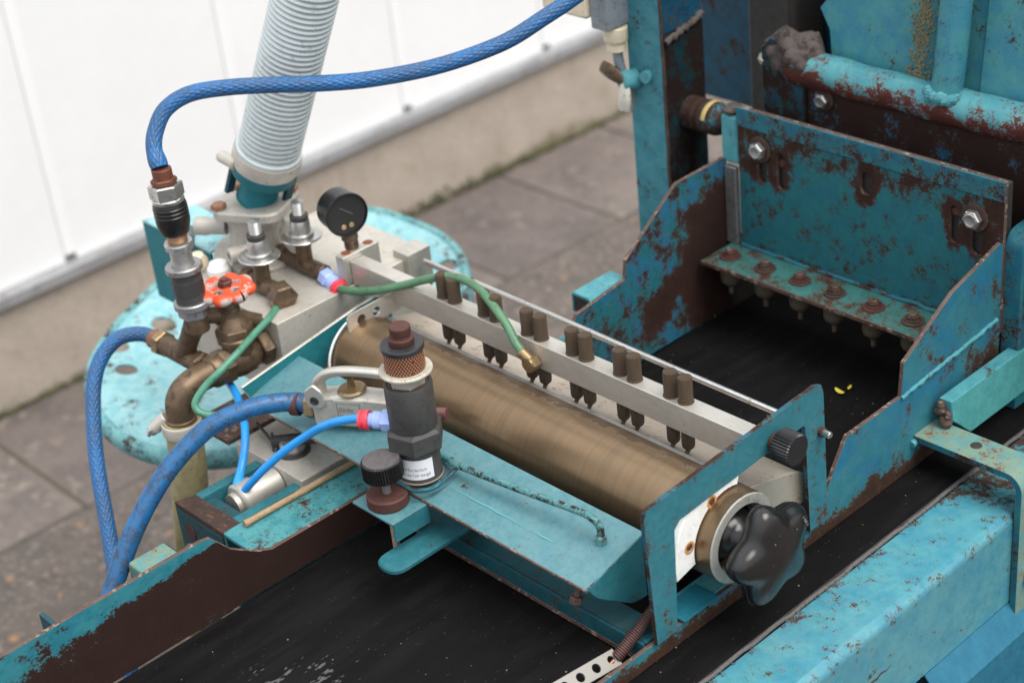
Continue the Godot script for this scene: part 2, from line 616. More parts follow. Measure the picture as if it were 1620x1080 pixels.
	# right hand channel
	var cp := V([0.0462, -0.0725, 0.101, -0.0725, 0.1085, -0.0725, 0.1085, -0.172, 0.1045, -0.172, 0.1045, -0.0765, 0.0462, -0.0765])
	var oc := PackedVector2Array()
	for k in cp.size():
		if k == 1: continue
		if k == 2:
			for s in 7:
				var a := PI / 2 - s * PI / 12
				oc.append(Vector2(0.0995 + cos(a) * 0.009, -0.0815 + sin(a) * 0.009))
		else: oc.append(cp[k])
	var chm := paint(73, {"a": Vector3(0.0544, 0.2394, 0.2856), "b": Vector3(0.0306, 0.1890, 0.3024), "thr": 0.76, "dirt": 0.45, "dcol": Vector3(0.09, 0.10, 0.075), "r2": Vector3(0.06, 0.028, 0.018), "rough": 0.12, "tri": 0.3})
	var cf := MB.new()
	prism(cf, cf, oc, 1.62, Transform3D(Basis(), Vector3(0, 0, -0.62)), [], 0.0)
	part(c, "side_channel", cf, chm)
	# the weathered outside of its near length, laid over the channel
	var ol := [Vector2(0.0460, -0.0722), Vector2(0.060, -0.0722), Vector2(0.075, -0.0722), Vector2(0.090, -0.0722)]
	for s in 9:
		var a := PI / 2 - s * PI / 16
		ol.append(Vector2(0.0995 + cos(a) * 0.0093, -0.0815 + sin(a) * 0.0093))
	for s in range(1, 7): ol.append(Vector2(0.1088, -0.0815 - s * 0.01508))
	var skin := MB.new()
	var al := 0.0
	for k in ol.size():
		if k > 0: al += ol[k].distance_to(ol[k - 1])
		var nn := Vector2(0, 1) if k < 4 else (Vector2(1, 0) if k > 12 else Vector2(cos(PI / 2 - (k - 4) * PI / 16), sin(PI / 2 - (k - 4) * PI / 16)))
		for q in 2: skin.add(Vector3(ol[k].x, ol[k].y, 0.3 - 0.92 * q), Vector3(nn.x, nn.y, 0), Vector2(q, al / 0.1585))
	for k in ol.size() - 1: skin.quad(k * 2, k * 2 + 1, k * 2 + 3, k * 2 + 2)
	part(c, "channel_face", skin, paint(76, {"a": Vector3(0.075, 0.262, 0.315), "b": Vector3(0.055, 0.232, 0.31), "spec": 0.55, "thr": 0.715, "dirt": 0.32, "dcol": Vector3(0.11, 0.115, 0.085), "rough": 0.10, "ns": 3, "r2": Vector3(0.07, 0.034, 0.02)},
		func(u: float, v: float) -> float:
			var z := 0.3 - 0.92 * u
			var s := v * 0.1585
			var d := -0.06
			d += 0.10 * smoothstep(0.014, 0.0, absf(s - 0.0605))
			d += 0.16 * smoothstep(0.018, 0.0, s + 0.006 * sin(z * 31.0))
			d += 0.24 * smoothstep(-0.235, -0.275, z) * smoothstep(0.062, 0.045, s)
			if s > 0.075: d -= 0.05
			d += 0.28 * smoothstep(0.007, 0.0, absf((s - 0.105) - (z + 0.05) * 0.12)) * smoothstep(0.075, 0.04, absf(z + 0.04))
			return d, 1700, 300))
	var scr := MB.new()
	var sp := PackedVector3Array()
	for k in 20: sp.append(Vector3(0.1083, -0.128 + rng.randfn(0, 0.0006), 0.01 - k * 0.0045))
	tube(scr, sp, func(_d: float, t: float) -> float: return 0.0012 * sin(t * PI) + 0.0003, 6)
	part(c, "scrape", scr, M.rust)
	var sk := MB.new()
	prism(sk, sk, V([0.1087, -0.173, 0.128, -0.196, 0.128, -0.60, 0.1255, -0.60, 0.1255, -0.197, 0.106, -0.174]), 0.5, Transform3D(Basis(), Vector3(0, 0, -0.62)), [], 0.0006)
	part(c, "skirt", sk, derive(M.teal, 0.8, 0.95, 1.25))
	var lo := MB.new()
	bx(lo, Vector3(0.06, -0.62, -0.62), Vector3(0.1, -0.175, 1.0), 0.004)
	part(c, "lower_side", lo, M.dark_blue)
	var leg := MB.new()
	bx(leg, Vector3(-0.40, GROUND, 0.93), Vector3(-0.35, -0.08, 0.98), 0.003)
	part(c, "leg", leg, M.worn)
	var leg2 := MB.new()
	bx(leg2, Vector3(0.03, GROUND, 0.93), Vector3(0.08, -0.08, 0.98), 0.003)
	part(c, "leg", leg2, M.worn)

	# strap over the belt
	var st := thing("strap_bracket", "rusty beige flat bar bent over the belt edge and bolted outside", "bracket", Vector3(0.05, -0.03, -0.27))
	var bend := V([0.0005, -0.0365, 0.098, -0.0365, 0.1096, -0.0365, 0.1096, -0.205, 0.1172, -0.205, 0.1172, -0.029, 0.0005, -0.029])
	var ob := PackedVector2Array()
	for k in bend.size():
		if k == 2:
			for s in 7:
				var a := PI / 2 - s * PI / 12
				ob.append(Vector2(0.0996 + cos(a) * 0.010, -0.0465 + sin(a) * 0.010))
		elif k == 1: continue
		elif k == 5:
			for s in 9:
				var a := s * PI / 16
				ob.append(Vector2(0.0992 + cos(a) * 0.018, -0.047 + sin(a) * 0.018))
		else: ob.append(bend[k])
	var sf := MB.new()
	var sr := MB.new()
	prism(sf, sr, ob, 0.036, Transform3D(Basis(), Vector3(0, 0, -0.288)), [], 0.0008)
	part(st, "bar", [[sf, M.worn], [sr, M.beige_bar]])
	var hole := MB.new()
	lathe(hole, P([0.0042, 0.0009, 0.0052, 0.0006, 0.0056, 0]), up(0.055, -0.029, -0.272), 18)
	lathe(hole, P([0, 0.0002, 0.0042, 0.0003]), up(0.055, -0.029, -0.272), 18)
	part(st, "hole", hole, M.dark_metal)
	for yy in [-0.07, -0.145]:
		var b := MB.new()
		hexa(b, aim(Vector3(0.117, yy, -0.271), Vector3.RIGHT, 0.3), 0.0105, 0.008)
		part(st, "bolt", b, M.cast)
	var sb := thing("side_bar", "pale blue flat bar beside the right guide plate, mitred front end", "bar", Vector3(0.012, -0.025, -0.4))
	var sbf := MB.new()
	var sbr := MB.new()
	prism(sbf, sbr, V([-0.281, 0.0005, -0.284, -0.022, -0.315, -0.0505, -0.62, -0.0505, -0.62, 0.0005]), 0.014, PX(0.007), [], 0.001)
	part(sb, "bar", [[sbf, M.teal_pale], [sbr, M.light]])
	var sbe := MB.new()
	for k in 9:
		var p := Vector3(0.0075 + rng.randf() * 0.012, -0.006 - rng.randf() * 0.018, -0.281)
		var rr := rng.randf_range(0.003, 0.006)
		lathe(sbe, P([0, -rr, rr * 0.8, -rr * 0.6, rr, 0, rr * 0.7, rr * 0.7, 0, rr]), up(p.x, p.y, p.z), 8)
	part(sb, "torn_end", sbe, M.rust_edge)

func plinth_texture() -> StandardMaterial3D:      # bare concrete, damp and green towards its foot, a few run-down stains
	var w := 1400
	var h := 160
	var alb := PackedByteArray()
	var hr := PackedByteArray()
	alb.resize(w * h * 3)
	hr.resize(w * h * 3)
	for y in h:
		for x in w:
			var i := y % S * S + x % S
			var j := (y * 2 + 77) % S * S + (x * 2 + 31) % S
			var l := (y / 6 + 200) % S * S + x % S
			var mm := NM[i] / 255.0
			var cc := NC[j] / 255.0
			var ff := NF[i] / 255.0
			var v := float(y) / h
			var col := Vector3(0.40, 0.345, 0.295).lerp(Vector3(0.33, 0.285, 0.24), cc) * (0.9 + 0.2 * ff)
			var run := smoothstep(0.62, 0.78, NM[l] / 255.0 * 0.7 + NC[i] / 255.0 * 0.3)
			col = col.lerp(Vector3(0.2, 0.155, 0.105), run * 0.45 * (0.4 + 0.6 * v))
			col = col.lerp(Vector3(0.22, 0.18, 0.125), 0.6 * smoothstep(0.66, 0.74, NF[j] / 255.0 * 0.5 + mm * 0.5))
			var edge := 0.10 + 0.22 * (NC[(x / 2) % S + 40 * S] / 255.0)
			var g := smoothstep(edge, edge * 0.25, v + (mm - 0.5) * 0.2)
			col = col.lerp(Vector3(0.115, 0.10, 0.048), g * 0.85)
			put(alb, (y * w + x) * 3, col.x, col.y, col.z)
			hr[(y * w + x) * 3] = int(255.0 * (0.4 * ff + 0.3 * mm + 0.2))
			hr[(y * w + x) * 3 + 1] = 225
	return finish(alb, hr, w, h, 0.0, 0.08, 0.3)

func belt_texture() -> StandardMaterial3D:
	var w := 700
	var h := 1500
	var alb := PackedByteArray()
	var hr := PackedByteArray()
	alb.resize(w * h * 3)
	hr.resize(w * h * 3)
	for y in h:
		var z := -1.1 + 2.1 * y / h
		for x in w:
			var xx := -0.339 + 0.3825 * x / w
			var i := y % S * S + x % S
			var j := (y * 2 + 300) % S * S + (x * 2) % S
			var mm := NM[i] / 255.0
			var gg := NG[i] / 255.0
			var ff := NF[j] / 255.0
			var col := Vector3(0.0046, 0.0043, 0.0046) * (0.7 + 0.6 * mm + 0.3 * gg)
			if NG[j] > 222 and NM[j] > 128: col = Vector3(0.06, 0.055, 0.053) * (0.6 + ff)
			var dust := smoothstep(0.45, 0.75, NM[(y / 5 + 100) % S * S + (x + 200) % S] / 255.0 * 0.6 + NC[i] / 255.0 * 0.4)
			col += Vector3(0.0035, 0.0034, 0.0035) * dust * (0.4 + 0.6 * gg)
			if NF[i] > 226 and NG[i] > 120: col = Vector3(0.05, 0.032, 0.027)
			# worn grey patches near the front of the belt
			var d := Vector2((xx + 0.215) / 0.04, (z - 0.335) / 0.06).length()
			var wv := smoothstep(0.655, 0.70, NM[j] / 255.0 * 0.65 + ff * 0.35 + 0.14 * (1.0 - d))
			if d < 1.3: col = col.lerp(Vector3(0.10, 0.10, 0.105), wv * 0.8)
			var k := (y * w + x) * 3
			put(alb, k, col.x, col.y, col.z)
			hr[k] = int(255.0 * (0.5 + 0.3 * ff))
			hr[k + 1] = int(255.0 * (0.62 + 0.25 * mm))
	return finish(alb, hr, w, h, 0.0, 0.01, 0.22)

# ---------------------------------------------------------------- gate at the rear of the belt
func bolt(root: Node3D, at: Vector3, axis: Vector3, r: float, mat: Material, washer := true, spin := 0.2) -> void:
	var b := MB.new()
	hexa(b, aim(at + axis * (0.003 if washer else 0.0), axis, spin), r, r * 0.75, r * 0.12)
	lathe(b, P([0, 0, r * 0.5, 0, r * 0.62, r * 0.05, r * 0.72, 0]), aim(at + axis * ((0.003 if washer else 0.0) + r * 0.752), axis), 18)
	var o := part(root, "bolt", b, mat)
	if washer:
		var w := MB.new()
		cyl(w, aim(at, axis), r * 1.45, 0.0028, 24, 0.0005)
		part(o, "washer", w, M.rust)

func slot(c: Vector2, rx: float, ry: float) -> PackedVector2Array:
	var o := PackedVector2Array()
	for k in 9: o.append(c + Vector2(cos(k * PI / 8) * rx, ry - rx + sin(k * PI / 8) * rx))
	for k in 9: o.append(c + Vector2(cos(PI + k * PI / 8) * rx, -ry + rx + sin(PI + k * PI / 8) * rx))
	return o

func build_gate() -> void:
	var g := thing("dibber_gate", "rust flecked teal gate plate with slotted holes and bolted dibber shelf", "gate", Vector3(-0.16, 0.016, -0.39))
	var holes := [Vector2(-0.291, 0.118), Vector2(-0.2655, 0.117), Vector2(-0.158, 0.133), Vector2(-0.0545, 0.118), Vector2(-0.029, 0.113)]
	var gd := func(u: float, v: float) -> float:
		var x := -0.322 + u * 0.322
		var y := 0.016 + v * 0.162
		var d := -0.03
		d += 0.2 * smoothstep(0.125, 0.15, y)
		for h in holes:
			var q: Vector2 = (Vector2(x, y) - h) / Vector2(0.017, 0.027)
			d += 0.42 * smoothstep(1.15, 0.55, q.length())
		d += 0.3 * smoothstep(0.286, 0.318, -x) * smoothstep(0.08, 0.12, y)
		d += 0.3 * smoothstep(0.045, 0.0, -x) * smoothstep(0.07, 0.12, y)
		d += 0.16 * smoothstep(0.03, 0.016, y)
		return d
	var gm := paint(80, {"a": Vector3(0.0190, 0.1302, 0.1554), "b": Vector3(0.0163, 0.1176, 0.1512), "thr": 0.67, "dirt": 0.6, "r1": Vector3(0.021, 0.009, 0.0066), "r2": Vector3(0.062, 0.025, 0.015), "rough": 0.42, "ns": 2, "dcol": Vector3(0.02, 0.04, 0.04)}, gd, 720, 370)
	plate(g, "plate", rough_edge(V([-0.322, 0.016, 0.0, 0.016, 0.0, 0.177, -0.322, 0.177]), 0.02, 0.0003, 5), 0.005, PZ(-0.395), gm, M.rust_edge,
		[slot(holes[0], 0.0065, 0.021), slot(holes[1], 0.0055, 0.021), slot(holes[2], 0.0072, 0.0125), slot(holes[3], 0.005, 0.02), slot(holes[4], 0.0065, 0.021)])
	var bk := MB.new()
	bx(bk, Vector3(-0.318, 0.03, -0.41), Vector3(-0.004, 0.17, -0.3975))
	part(g, "backing", bk, M.dark_metal)
	var lip := MB.new()
	bx(lip, Vector3(-0.322, 0.1570, -0.3898), Vector3(0.001, 0.178, -0.3872), 0.0009)
	part(g, "top_strip", lip, derive(M.worn, 1.0, 1.0, 1.0, 1.2))
	bolt(g, Vector3(-0.291, 0.137, -0.3897), Vector3(0, 0, 1), 0.0098, M.zinc, true, 0.35)
	bolt(g, Vector3(-0.03, 0.1335, -0.3897), Vector3(0, 0, 1), 0.0098, M.zinc, true, 0.1)
	for k in [[-0.2655, 0.126], [-0.0545, 0.131]]:
		var s := MB.new()
		cyl(s, aim(Vector3(k[0], k[1], -0.3972), Vector3(0, 0, 1)), 0.0042, 0.005)
		part(g, "screw", s, M.rust_red)
	var sh := MB.new()
	bx(sh, Vector3(-0.334, 0.012, -0.389), Vector3(-0.006, 0.016, -0.337), 0.0008)
	part(g, "shelf", sh, paint(82, {"a": Vector3(0.0408, 0.1596, 0.1554), "b": Vector3(0.0340, 0.1344, 0.1260), "thr": 0.6, "dirt": 0.6, "r1": Vector3(0.025, 0.012, 0.009), "r2": Vector3(0.09, 0.036, 0.02), "tri": 0.2}))
	var shr := MB.new()
	bx(shr, Vector3(-0.3345, 0.0112, -0.3372), Vector3(-0.0055, 0.0163, -0.3352), 0.0007)
	part(g, "shelf_edge", shr, M.rust_edge)
	var fil := MB.new()
	var fp := PackedVector3Array()
	for k in 30: fp.append(Vector3(-0.32 + k * 0.0108, 0.0172 + rng.randfn(0, 0.0006), -0.3885))
	tube(fil, fp, 0.0026, 7)
	part(g, "weld_bead", fil, M.worn)
	var xs := [-0.313, -0.2655, -0.219, -0.1745, -0.1255, -0.0785, -0.031]
	for k in xs.size():
		var d := MB.new()
		var x: float = xs[k]
		cyl(d, up(x, 0.0161, -0.3605), 0.0115, 0.0022, 24, 0.0005)
		cyl(d, up(x, 0.0183, -0.3605), 0.0082, 0.002, 24, 0.0005)
		hexa(d, Transform3D(Basis(Vector3.UP, k * 0.7), Vector3(x, 0.0203, -0.3605)), 0.0072, 0.0035, 0.0006)
		var o := part(g, "dibber", d, M.rust if k % 2 else M.rust_red)
		var c := MB.new()
		cyl(c, up(x, 0.0238, -0.3605), 0.0046, 0.002, 16, 0.0004)
		part(o, "stud", c, M.bronze if k > 2 else M.rust_edge)
		var b := MB.new()
		lathe(b, P([0, -0.020, 0.003, -0.020, 0.0045, -0.0185, 0.0105, -0.013, 0.0118, -0.009, 0.0118, 0.0118, 0, 0.0118]), up(x, 0, -0.3605), 24)
		lathe(b, P([0, -0.029, 0.0026, -0.028, 0.0032, -0.0195]), up(x, 0, -0.3605), 14)
		part(o, "rubber_cone", b, mottle(63, Vector3(0.10, 0.08, 0.055), Vector3(0.06, 0.05, 0.036), Vector3(0.11, 0.085, 0.06), {"r0": 0.6, "r1": 0.8, "w": 96, "h": 96}) if k == 0 else (g.get_node("dibber/rubber_cone") as MeshInstance3D).mesh.surface_get_material(0))
	# left wing plate of the gate
	var w := thing("left_wing_plate", "rusty teal wing plate left of the gate, angled top edge", "guide plate", Vector3(-0.342, -0.066, -0.25))
	var wp := V([-0.1175, -0.0668, -0.1175, -0.028, -0.1225, -0.012, -0.153, 0.0305, -0.2255, 0.0395, -0.2285, 0.060, -0.3105, 0.1155, -0.386, 0.1165, -0.391, 0.112, -0.392, -0.0668])
	var wm := paint(83, {"a": Vector3(0.0177, 0.1302, 0.1638), "b": Vector3(0.0231, 0.1260, 0.2184), "thr": 0.565, "dirt": 0.55, "r1": Vector3(0.021, 0.009, 0.007), "r2": Vector3(0.052, 0.022, 0.0145), "ns": 2},
		func(u: float, v: float) -> float:
			var z := -0.392 + u * 0.2745
			var y := -0.0668 + v * 0.1833
			var d := -0.03 + 0.5 * smoothstep(-0.30, -0.345, z) * smoothstep(0.1, 0.06, y)
			d += 0.4 * smoothstep(0.035, 0.0, absf((y + 0.005) + (z + 0.30) * 0.5))* smoothstep(-0.22, -0.27, z)
			return d, 560, 380)
	plate(w, "plate", rough_edge(wp, 0.02, 0.0003, 6), 0.004, PX(-0.344), wm, M.rust_edge)
	var tb := MB.new()
	prism(tb, tb, V([-0.373, 0.012, -0.3445, 0.012, -0.3445, 0.033, -0.3475, 0.036, -0.370, 0.036, -0.373, 0.033]), 0.057, Transform3D(Basis(), Vector3(0, 0, -0.235)), [], 0.001)
	var tin := MB.new()
	bx(tin, Vector3(-0.3695, 0.0145, -0.178), Vector3(-0.347, 0.0325, -0.1778), 0.0001)
	part(w, "tube_stub", [[tb, M.light], [tin, M.dark_metal]])
	var fin := MB.new()
	bx(fin, Vector3(-0.372, -0.012, -0.19), Vector3(-0.3445, -0.008, -0.12), 0.001)
	part(w, "foot_tab", fin, M.light)
	var ang := MB.new()
	bx(ang, Vector3(-0.3395, 0.016, -0.3925), Vector3(-0.3235, 0.108, -0.385), 0.0015)
	part(w, "bright_angle", ang, M.grey_steel)
	var rs := MB.new()
	bx(rs, Vector3(-0.3475, -0.10, -0.95), Vector3(-0.3443, 0.012, -0.37), 0.001)
	part(w, "dark_gap_fill", rs, M.dark_metal)  # added dark panel, closes a bright gap so it reads as shade
	var hp := MB.new()
	bx(hp, Vector3(-0.346, 0.11, -0.41), Vector3(-0.3225, 0.164, -0.389), 0.003)
	part(w, "hinge_block", hp, M.light)
	var hc := MB.new()
	cyl(hc, up(-0.336, 0.164, -0.40), 0.011, 0.008, 16, 0.003)
	part(w, "hinge_pin", hc, M.grunge)

# ---------------------------------------------------------------- the machine behind the gate
func build_rear() -> void:
	var p := thing("machine_post", "teal steel post with a dark rusty inner side behind the gate", "post", Vector3(-0.45, GROUND, -0.42))
	var pm := paint(84, {"a": Vector3(0.060, 0.235, 0.285), "b": Vector3(0.042, 0.195, 0.25), "thr": 0.74, "dirt": 0.3, "rough": 0.35})
	var f := MB.new()
	bx(f, Vector3(-0.470, GROUND, -0.388), Vector3(-0.419, 0.75, -0.3835), 0.0015)
	part(p, "front_flange", f, pm)
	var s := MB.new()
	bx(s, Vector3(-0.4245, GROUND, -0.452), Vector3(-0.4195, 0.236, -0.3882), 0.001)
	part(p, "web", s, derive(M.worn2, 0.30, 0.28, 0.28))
	var s2 := MB.new()
	bx(s2, Vector3(-0.4255, 0.236, -0.452), Vector3(-0.4205, 0.75, -0.3882), 0.001)
	part(p, "upper_web", s2, M.dark_blue)
	var fe := MB.new()
	var fp := PackedVector3Array()
	for k in 60: fp.append(Vector3(-0.4185 + rng.randfn(0, 0.0005), -0.3 + k * 0.015, -0.3845))
	tube(fe, fp, 0.0018, 6)
	part(p, "flaking_edge", fe, M.rust)
	var wl := MB.new()
	var wq := PackedVector3Array()
	for k in 14: wq.append(Vector3(-0.4185, 0.2265 + 0.016 * k / 13.0 + rng.randfn(0, 0.001), -0.39 - k * 0.0046))
	tube(wl, wq, func(_d: float, t: float) -> float: return 0.004 + 0.0015 * sin(t * 37.0), 8)
	part(p, "weld_bead", wl, M.grunge)
	var bo := thing("pivot_boss", "chipped teal and yellow pivot bush between post and gate", "bush", Vector3(-0.40, 0.14, -0.42))
	var b := MB.new()
	lathe(b, P([0, 0.052, 0.010, 0.052, 0.0125, 0.050, 0.0165, 0.046, 0.0185, 0.040, 0.0185, 0.022, 0.0165, 0.020, 0.0165, 0.017, 0.0185, 0.015, 0.0185, 0.0, 0, 0]), aim(Vector3(-0.419, 0.137, -0.424), Vector3.RIGHT), 28)
	part(bo, "bush", b, M.worn2)
	var ri := MB.new()
	lathe(ri, P([0.0186, 0.0, 0.0194, 0.0015, 0.0194, 0.0045, 0.0186, 0.006]), aim(Vector3(-0.389, 0.137, -0.424), Vector3.RIGHT), 28, 0.72, 0.2, 2.4)
	part(bo, "yellow_band", ri, plain(0.42, 0.32, 0.12, 0.6))
	# wing nut
	var wn := thing("wing_nut", "weathered wing nut on the left edge of the teal post", "wing nut", Vector3(-0.458, 0.183, -0.36))
	var c := MB.new()
	var wax := Vector3(-0.25, 0.1, 1.0).normalized()
	cyl(c, aim(Vector3(-0.458, 0.181, -0.3835), wax), 0.0115, 0.02, 20, 0.002)
	part(wn, "boss", c, M.light)
	for a in [[Vector3(-0.03, 0.014, 0.004), 0.0], [Vector3(0.002, -0.031, 0.006), 1.0]]:
		var wg := MB.new()
		var p0 := Vector3(-0.459, 0.1825, -0.366)
		var pts := spline([p0, p0 + (a[0] as Vector3) * 0.55, p0 + (a[0] as Vector3)], 8)
		tube(wg, pts, func(_d: float, t: float) -> float: return 0.0055 + 0.0035 * sin(t * 2.6), 12, true, func(_t: float) -> Vector2: return Vector2(1.0, 0.45))
		part(wn, "wing", wg, M.bronze if a[1] == 0.0 else M.alu_dirty)
	var sc := MB.new()
	cyl(sc, aim(Vector3(-0.44, 0.188, -0.3835), Vector3(0.2, 0.1, 1.0)), 0.007, 0.008, 14)
	part(wn, "locknut", sc, M.light)
	# switch box with its cable
	var sb := thing("switch_box", "cream and grey electrical box with cable gland behind the post", "electrical box", Vector3(-0.49, 0.25, -0.37))
	var x1 := MB.new()
	bx(x1, Vector3(-0.56, 0.253, -0.41), Vector3(-0.49, 0.42, -0.345), 0.004)
	part(sb, "cover", x1, M.cream_plastic)
	var x2 := MB.new()
	bx(x2, Vector3(-0.4895, 0.243, -0.415), Vector3(-0.464, 0.42, -0.35), 0.002)
	part(sb, "back_box", x2, M.box_grey)
	var x3 := MB.new()
	lathe(x3, P([0, 0, 0.0095, 0.0, 0.0105, 0.001, 0.0105, 0.008, 0.0095, 0.009, 0.0125, 0.011, 0.0135, 0.013, 0.0135, 0.027, 0.0125, 0.028, 0, 0.028]), up(-0.474, 0.214, -0.372), 20)
	part(sb, "cable_gland", x3, M.cream_plastic)
	var x4 := MB.new()
	tube(x4, spline([Vector3(-0.474, 0.216, -0.372), Vector3(-0.472, 0.19, -0.375), Vector3(-0.466, 0.15, -0.388), Vector3(-0.462, 0.05, -0.40)]), 0.0058, 12)
	part(sb, "cable", x4, M.box_grey)
	# hopper with its tube frame
	var h := thing("soil_hopper", "chipped turquoise hopper with a round tube frame and rusted lower bar", "hopper", Vector3(-0.1, 0.15, -0.48))
	var bar := MB.new()
	bx(bar, Vector3(-0.282, 0.06, -0.468), Vector3(0.30, 0.206, -0.455), 0.002)
	part(h, "lower_bar", bar, paint(87, {"a": Vector3(0.0136, 0.1092, 0.2016), "b": Vector3(0.0102, 0.0840, 0.1596), "thr": 0.37, "dirt": 0.5, "r1": Vector3(0.016, 0.0075, 0.006), "r2": Vector3(0.043, 0.018, 0.012), "tri": 0.26}))
	bolt(h, Vector3(-0.258, 0.1775, -0.4548), Vector3(0, 0, 1), 0.0085, M.zinc, true, 0.1)
	var tb := MB.new()
	# a dented lip: the tube is not quite round or straight
	var lp := PackedVector3Array()
	for k in 70: lp.append(Vector3(-0.30 + k * 0.0094, 0.2025 + 0.0006 * sin(k * 0.5) + 0.0003 * sin(k * 1.3), -0.462 + 0.0007 * sin(k * 0.8)))
	tube(tb, lp, func(d: float, _t: float) -> float: return 0.0195 + 0.0004 * sin(d * 40.0) + 0.0002 * sin(d * 110.0), 30)
	for k in tb.t.size(): tb.t[k].y /= 10.2
	part(h, "tube", tb, paint(88, {"a": Vector3(0.0816, 0.2940, 0.3276), "b": Vector3(0.0612, 0.2520, 0.3024), "thr": 0.63, "dirt": 0.5, "rough": 0.16, "ns": 2, "r1": Vector3(0.030, 0.011, 0.009), "r2": Vector3(0.15, 0.035, 0.025), "dcol": Vector3(0.10, 0.085, 0.075)},
		func(u: float, v: float) -> float:
			# rust on the face towards the belt and below, less on the crown
			var a := fposmod(u, 1.0) * TAU
			var d := -0.09 + 0.36 * smoothstep(0.35, 0.98, 0.5 + 0.5 * cos(a - 2.5))
			d += 0.2 * smoothstep(0.08, 0.0, v)
			return d, 240, 1300))
	var wall_f := MB.new()
	var wall_r := MB.new()
	prism(wall_f, wall_r, V([-0.289, 0.236, -0.237, 0.305, -0.16, 0.45, 0.4, 0.45, 0.4, 0.185, -0.27, 0.185, -0.275, 0.215]), 0.004, Transform3D(Basis(Vector3.RIGHT, -0.12), Vector3(0, 0.026, -0.464)))
	var hm := paint(89, {"a": Vector3(0.0578, 0.2310, 0.2604), "b": Vector3(0.0422, 0.1974, 0.2730), "thr": 0.76, "dirt": 0.25, "rough": 0.28, "tri": 0.24})
	part(h, "side_sheet", [[wall_f, hm], [wall_r, M.rust]])
	var up_ := MB.new()
	tube(up_, spline([Vector3(-0.113, 0.212, -0.458), Vector3(-0.111, 0.26, -0.463), Vector3(-0.108, 0.42, -0.478)], 8), 0.0155, 26)
	part(h, "upright_tube", up_, derive(hm, 1.0, 1.0, 1.0, 1.15))
	var wd := MB.new()
	for k in 70:
		var a := rng.randf_range(-2.2, 2.2)
		var q := Vector3(-0.1125 + sin(a) * 0.019, 0.2175 + rng.randfn(0, 0.002) - absf(sin(a)) * 0.003, -0.4585 + cos(a) * 0.016)
		var r := rng.randf_range(0.003, 0.006)
		lathe(wd, P([0, -r, r * 0.8, -r * 0.6, r, 0, r * 0.8, r * 0.6, 0, r]), up(q.x, q.y, q.z), 8)
	part(h, "weld_bead", wd, M.light)
	var lich := MB.new()
	for k in 500:
		var q := Vector3(-0.15 + rng.randfn(0, 0.006), rng.randf_range(0.215, 0.33), 0)
		q.z = -0.4598 - (q.y - 0.2) * 0.121
		var r := rng.randf_range(0.0007, 0.0022)
		lathe(lich, P([r, -0.0008, r * 0.7, 0.0004, 0, 0.0007]), aim(q, Vector3(0, 0.12, 1)), 6)
	var li := part(h, "grime", lich, mottle(64, Vector3(0.14, 0.13, 0.07), Vector3(0.1, 0.09, 0.05), Vector3(0.06, 0.04, 0.025), {"r0": 0.9, "r1": 1.0, "w": 96, "h": 96}))
	li.set_meta("kind", "stuff")
	var rp := MB.new()
	bx(rp, Vector3(-0.09, 0.226, -0.452), Vector3(0.4, 0.5, -0.446), 0.002)
	rp.xf(Transform3D(Basis(Vector3.RIGHT, -0.12), Vector3(0, 0.022, -0.006)))
	part(h, "right_sheet", rp, derive(hm, 1.0, 1.0, 1.0, 0.9))
	# caked end of the tube
	var lump := MB.new()
	var n := 20
	var pts := PackedVector3Array()
	for r in 13:
		for k in n:
			var a := TAU * k / n
			var t := r / 12.0
			var rad := 0.0265 * sin(minf(t, 1.0) * PI * 0.97 + 0.05) * (1.0 + 0.22 * sin(a * 3.0 + r * 0.9) + 0.12 * sin(a * 7.0 - r * 1.7))
			pts.append(Vector3(-0.342 + t * 0.085, 0.216 + sin(a) * rad * 0.9 - t * 0.010 + 0.006, -0.463 + cos(a) * rad))
	grid(lump, pts, n, 13, Vector3(-0.31, 0.216, -0.46))
	part(h, "caked_soil", lump, M.grunge)
	var ep := MB.new()
	prism(ep, ep, V([-0.337, 0.10, -0.281, 0.085, -0.281, 0.205, -0.288, 0.226, -0.325, 0.234, -0.339, 0.22]), 0.03, PZ(-0.480), [], 0.002)
	part(h, "end_plate", ep, derive(M.worn2, 0.5, 0.5, 0.5))
	var ec := MB.new()
	lathe(ec, P([0, 0.006, 0.006, 0.005, 0.008, 0, 0.006, -0.005, 0, -0.006]), up(-0.338, 0.205, -0.457), 12)
	part(h, "end_plug", ec, M.alu_dirty)
	# side panel and rib further back, their shade put into the dark colours
	var dp := thing("rear_panel", "blue steel panel behind the post, darkened for the shade there", "panel", Vector3(-0.52, 0.1, -0.62))
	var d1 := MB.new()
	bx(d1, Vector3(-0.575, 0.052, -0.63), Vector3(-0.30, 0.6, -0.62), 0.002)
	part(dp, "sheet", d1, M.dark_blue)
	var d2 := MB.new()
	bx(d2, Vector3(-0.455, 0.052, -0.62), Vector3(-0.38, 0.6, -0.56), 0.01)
	part(dp, "painted_shade_rib", d2, M.dark_metal)
	# dark block added beyond the gate, stands in for the shaded interior
	var mb := thing("added_dark_housing", "dark machine housing added as the shaded interior under the hopper, beyond the gate", "machine housing", Vector3(-0.1, GROUND, -0.75))
	var m1 := MB.new()
	bx(m1, Vector3(-0.30, GROUND, -0.95), Vector3(0.36, 0.45, -0.56), 0.01)
	part(mb, "housing", m1, M.dark_metal)
	# column at the right edge
	var rc := thing("right_column", "worn turquoise steel column behind the right guide plate", "column", Vector3(0.03, -0.06, -0.42))
	var r1 := MB.new()
	prism(r1, r1, rounded(V([-0.395, -0.066, -0.395, 0.125, -0.47, 0.125, -0.47, -0.066]), {1: 0.02}), 0.022, PX(-0.002), [], 0.002)
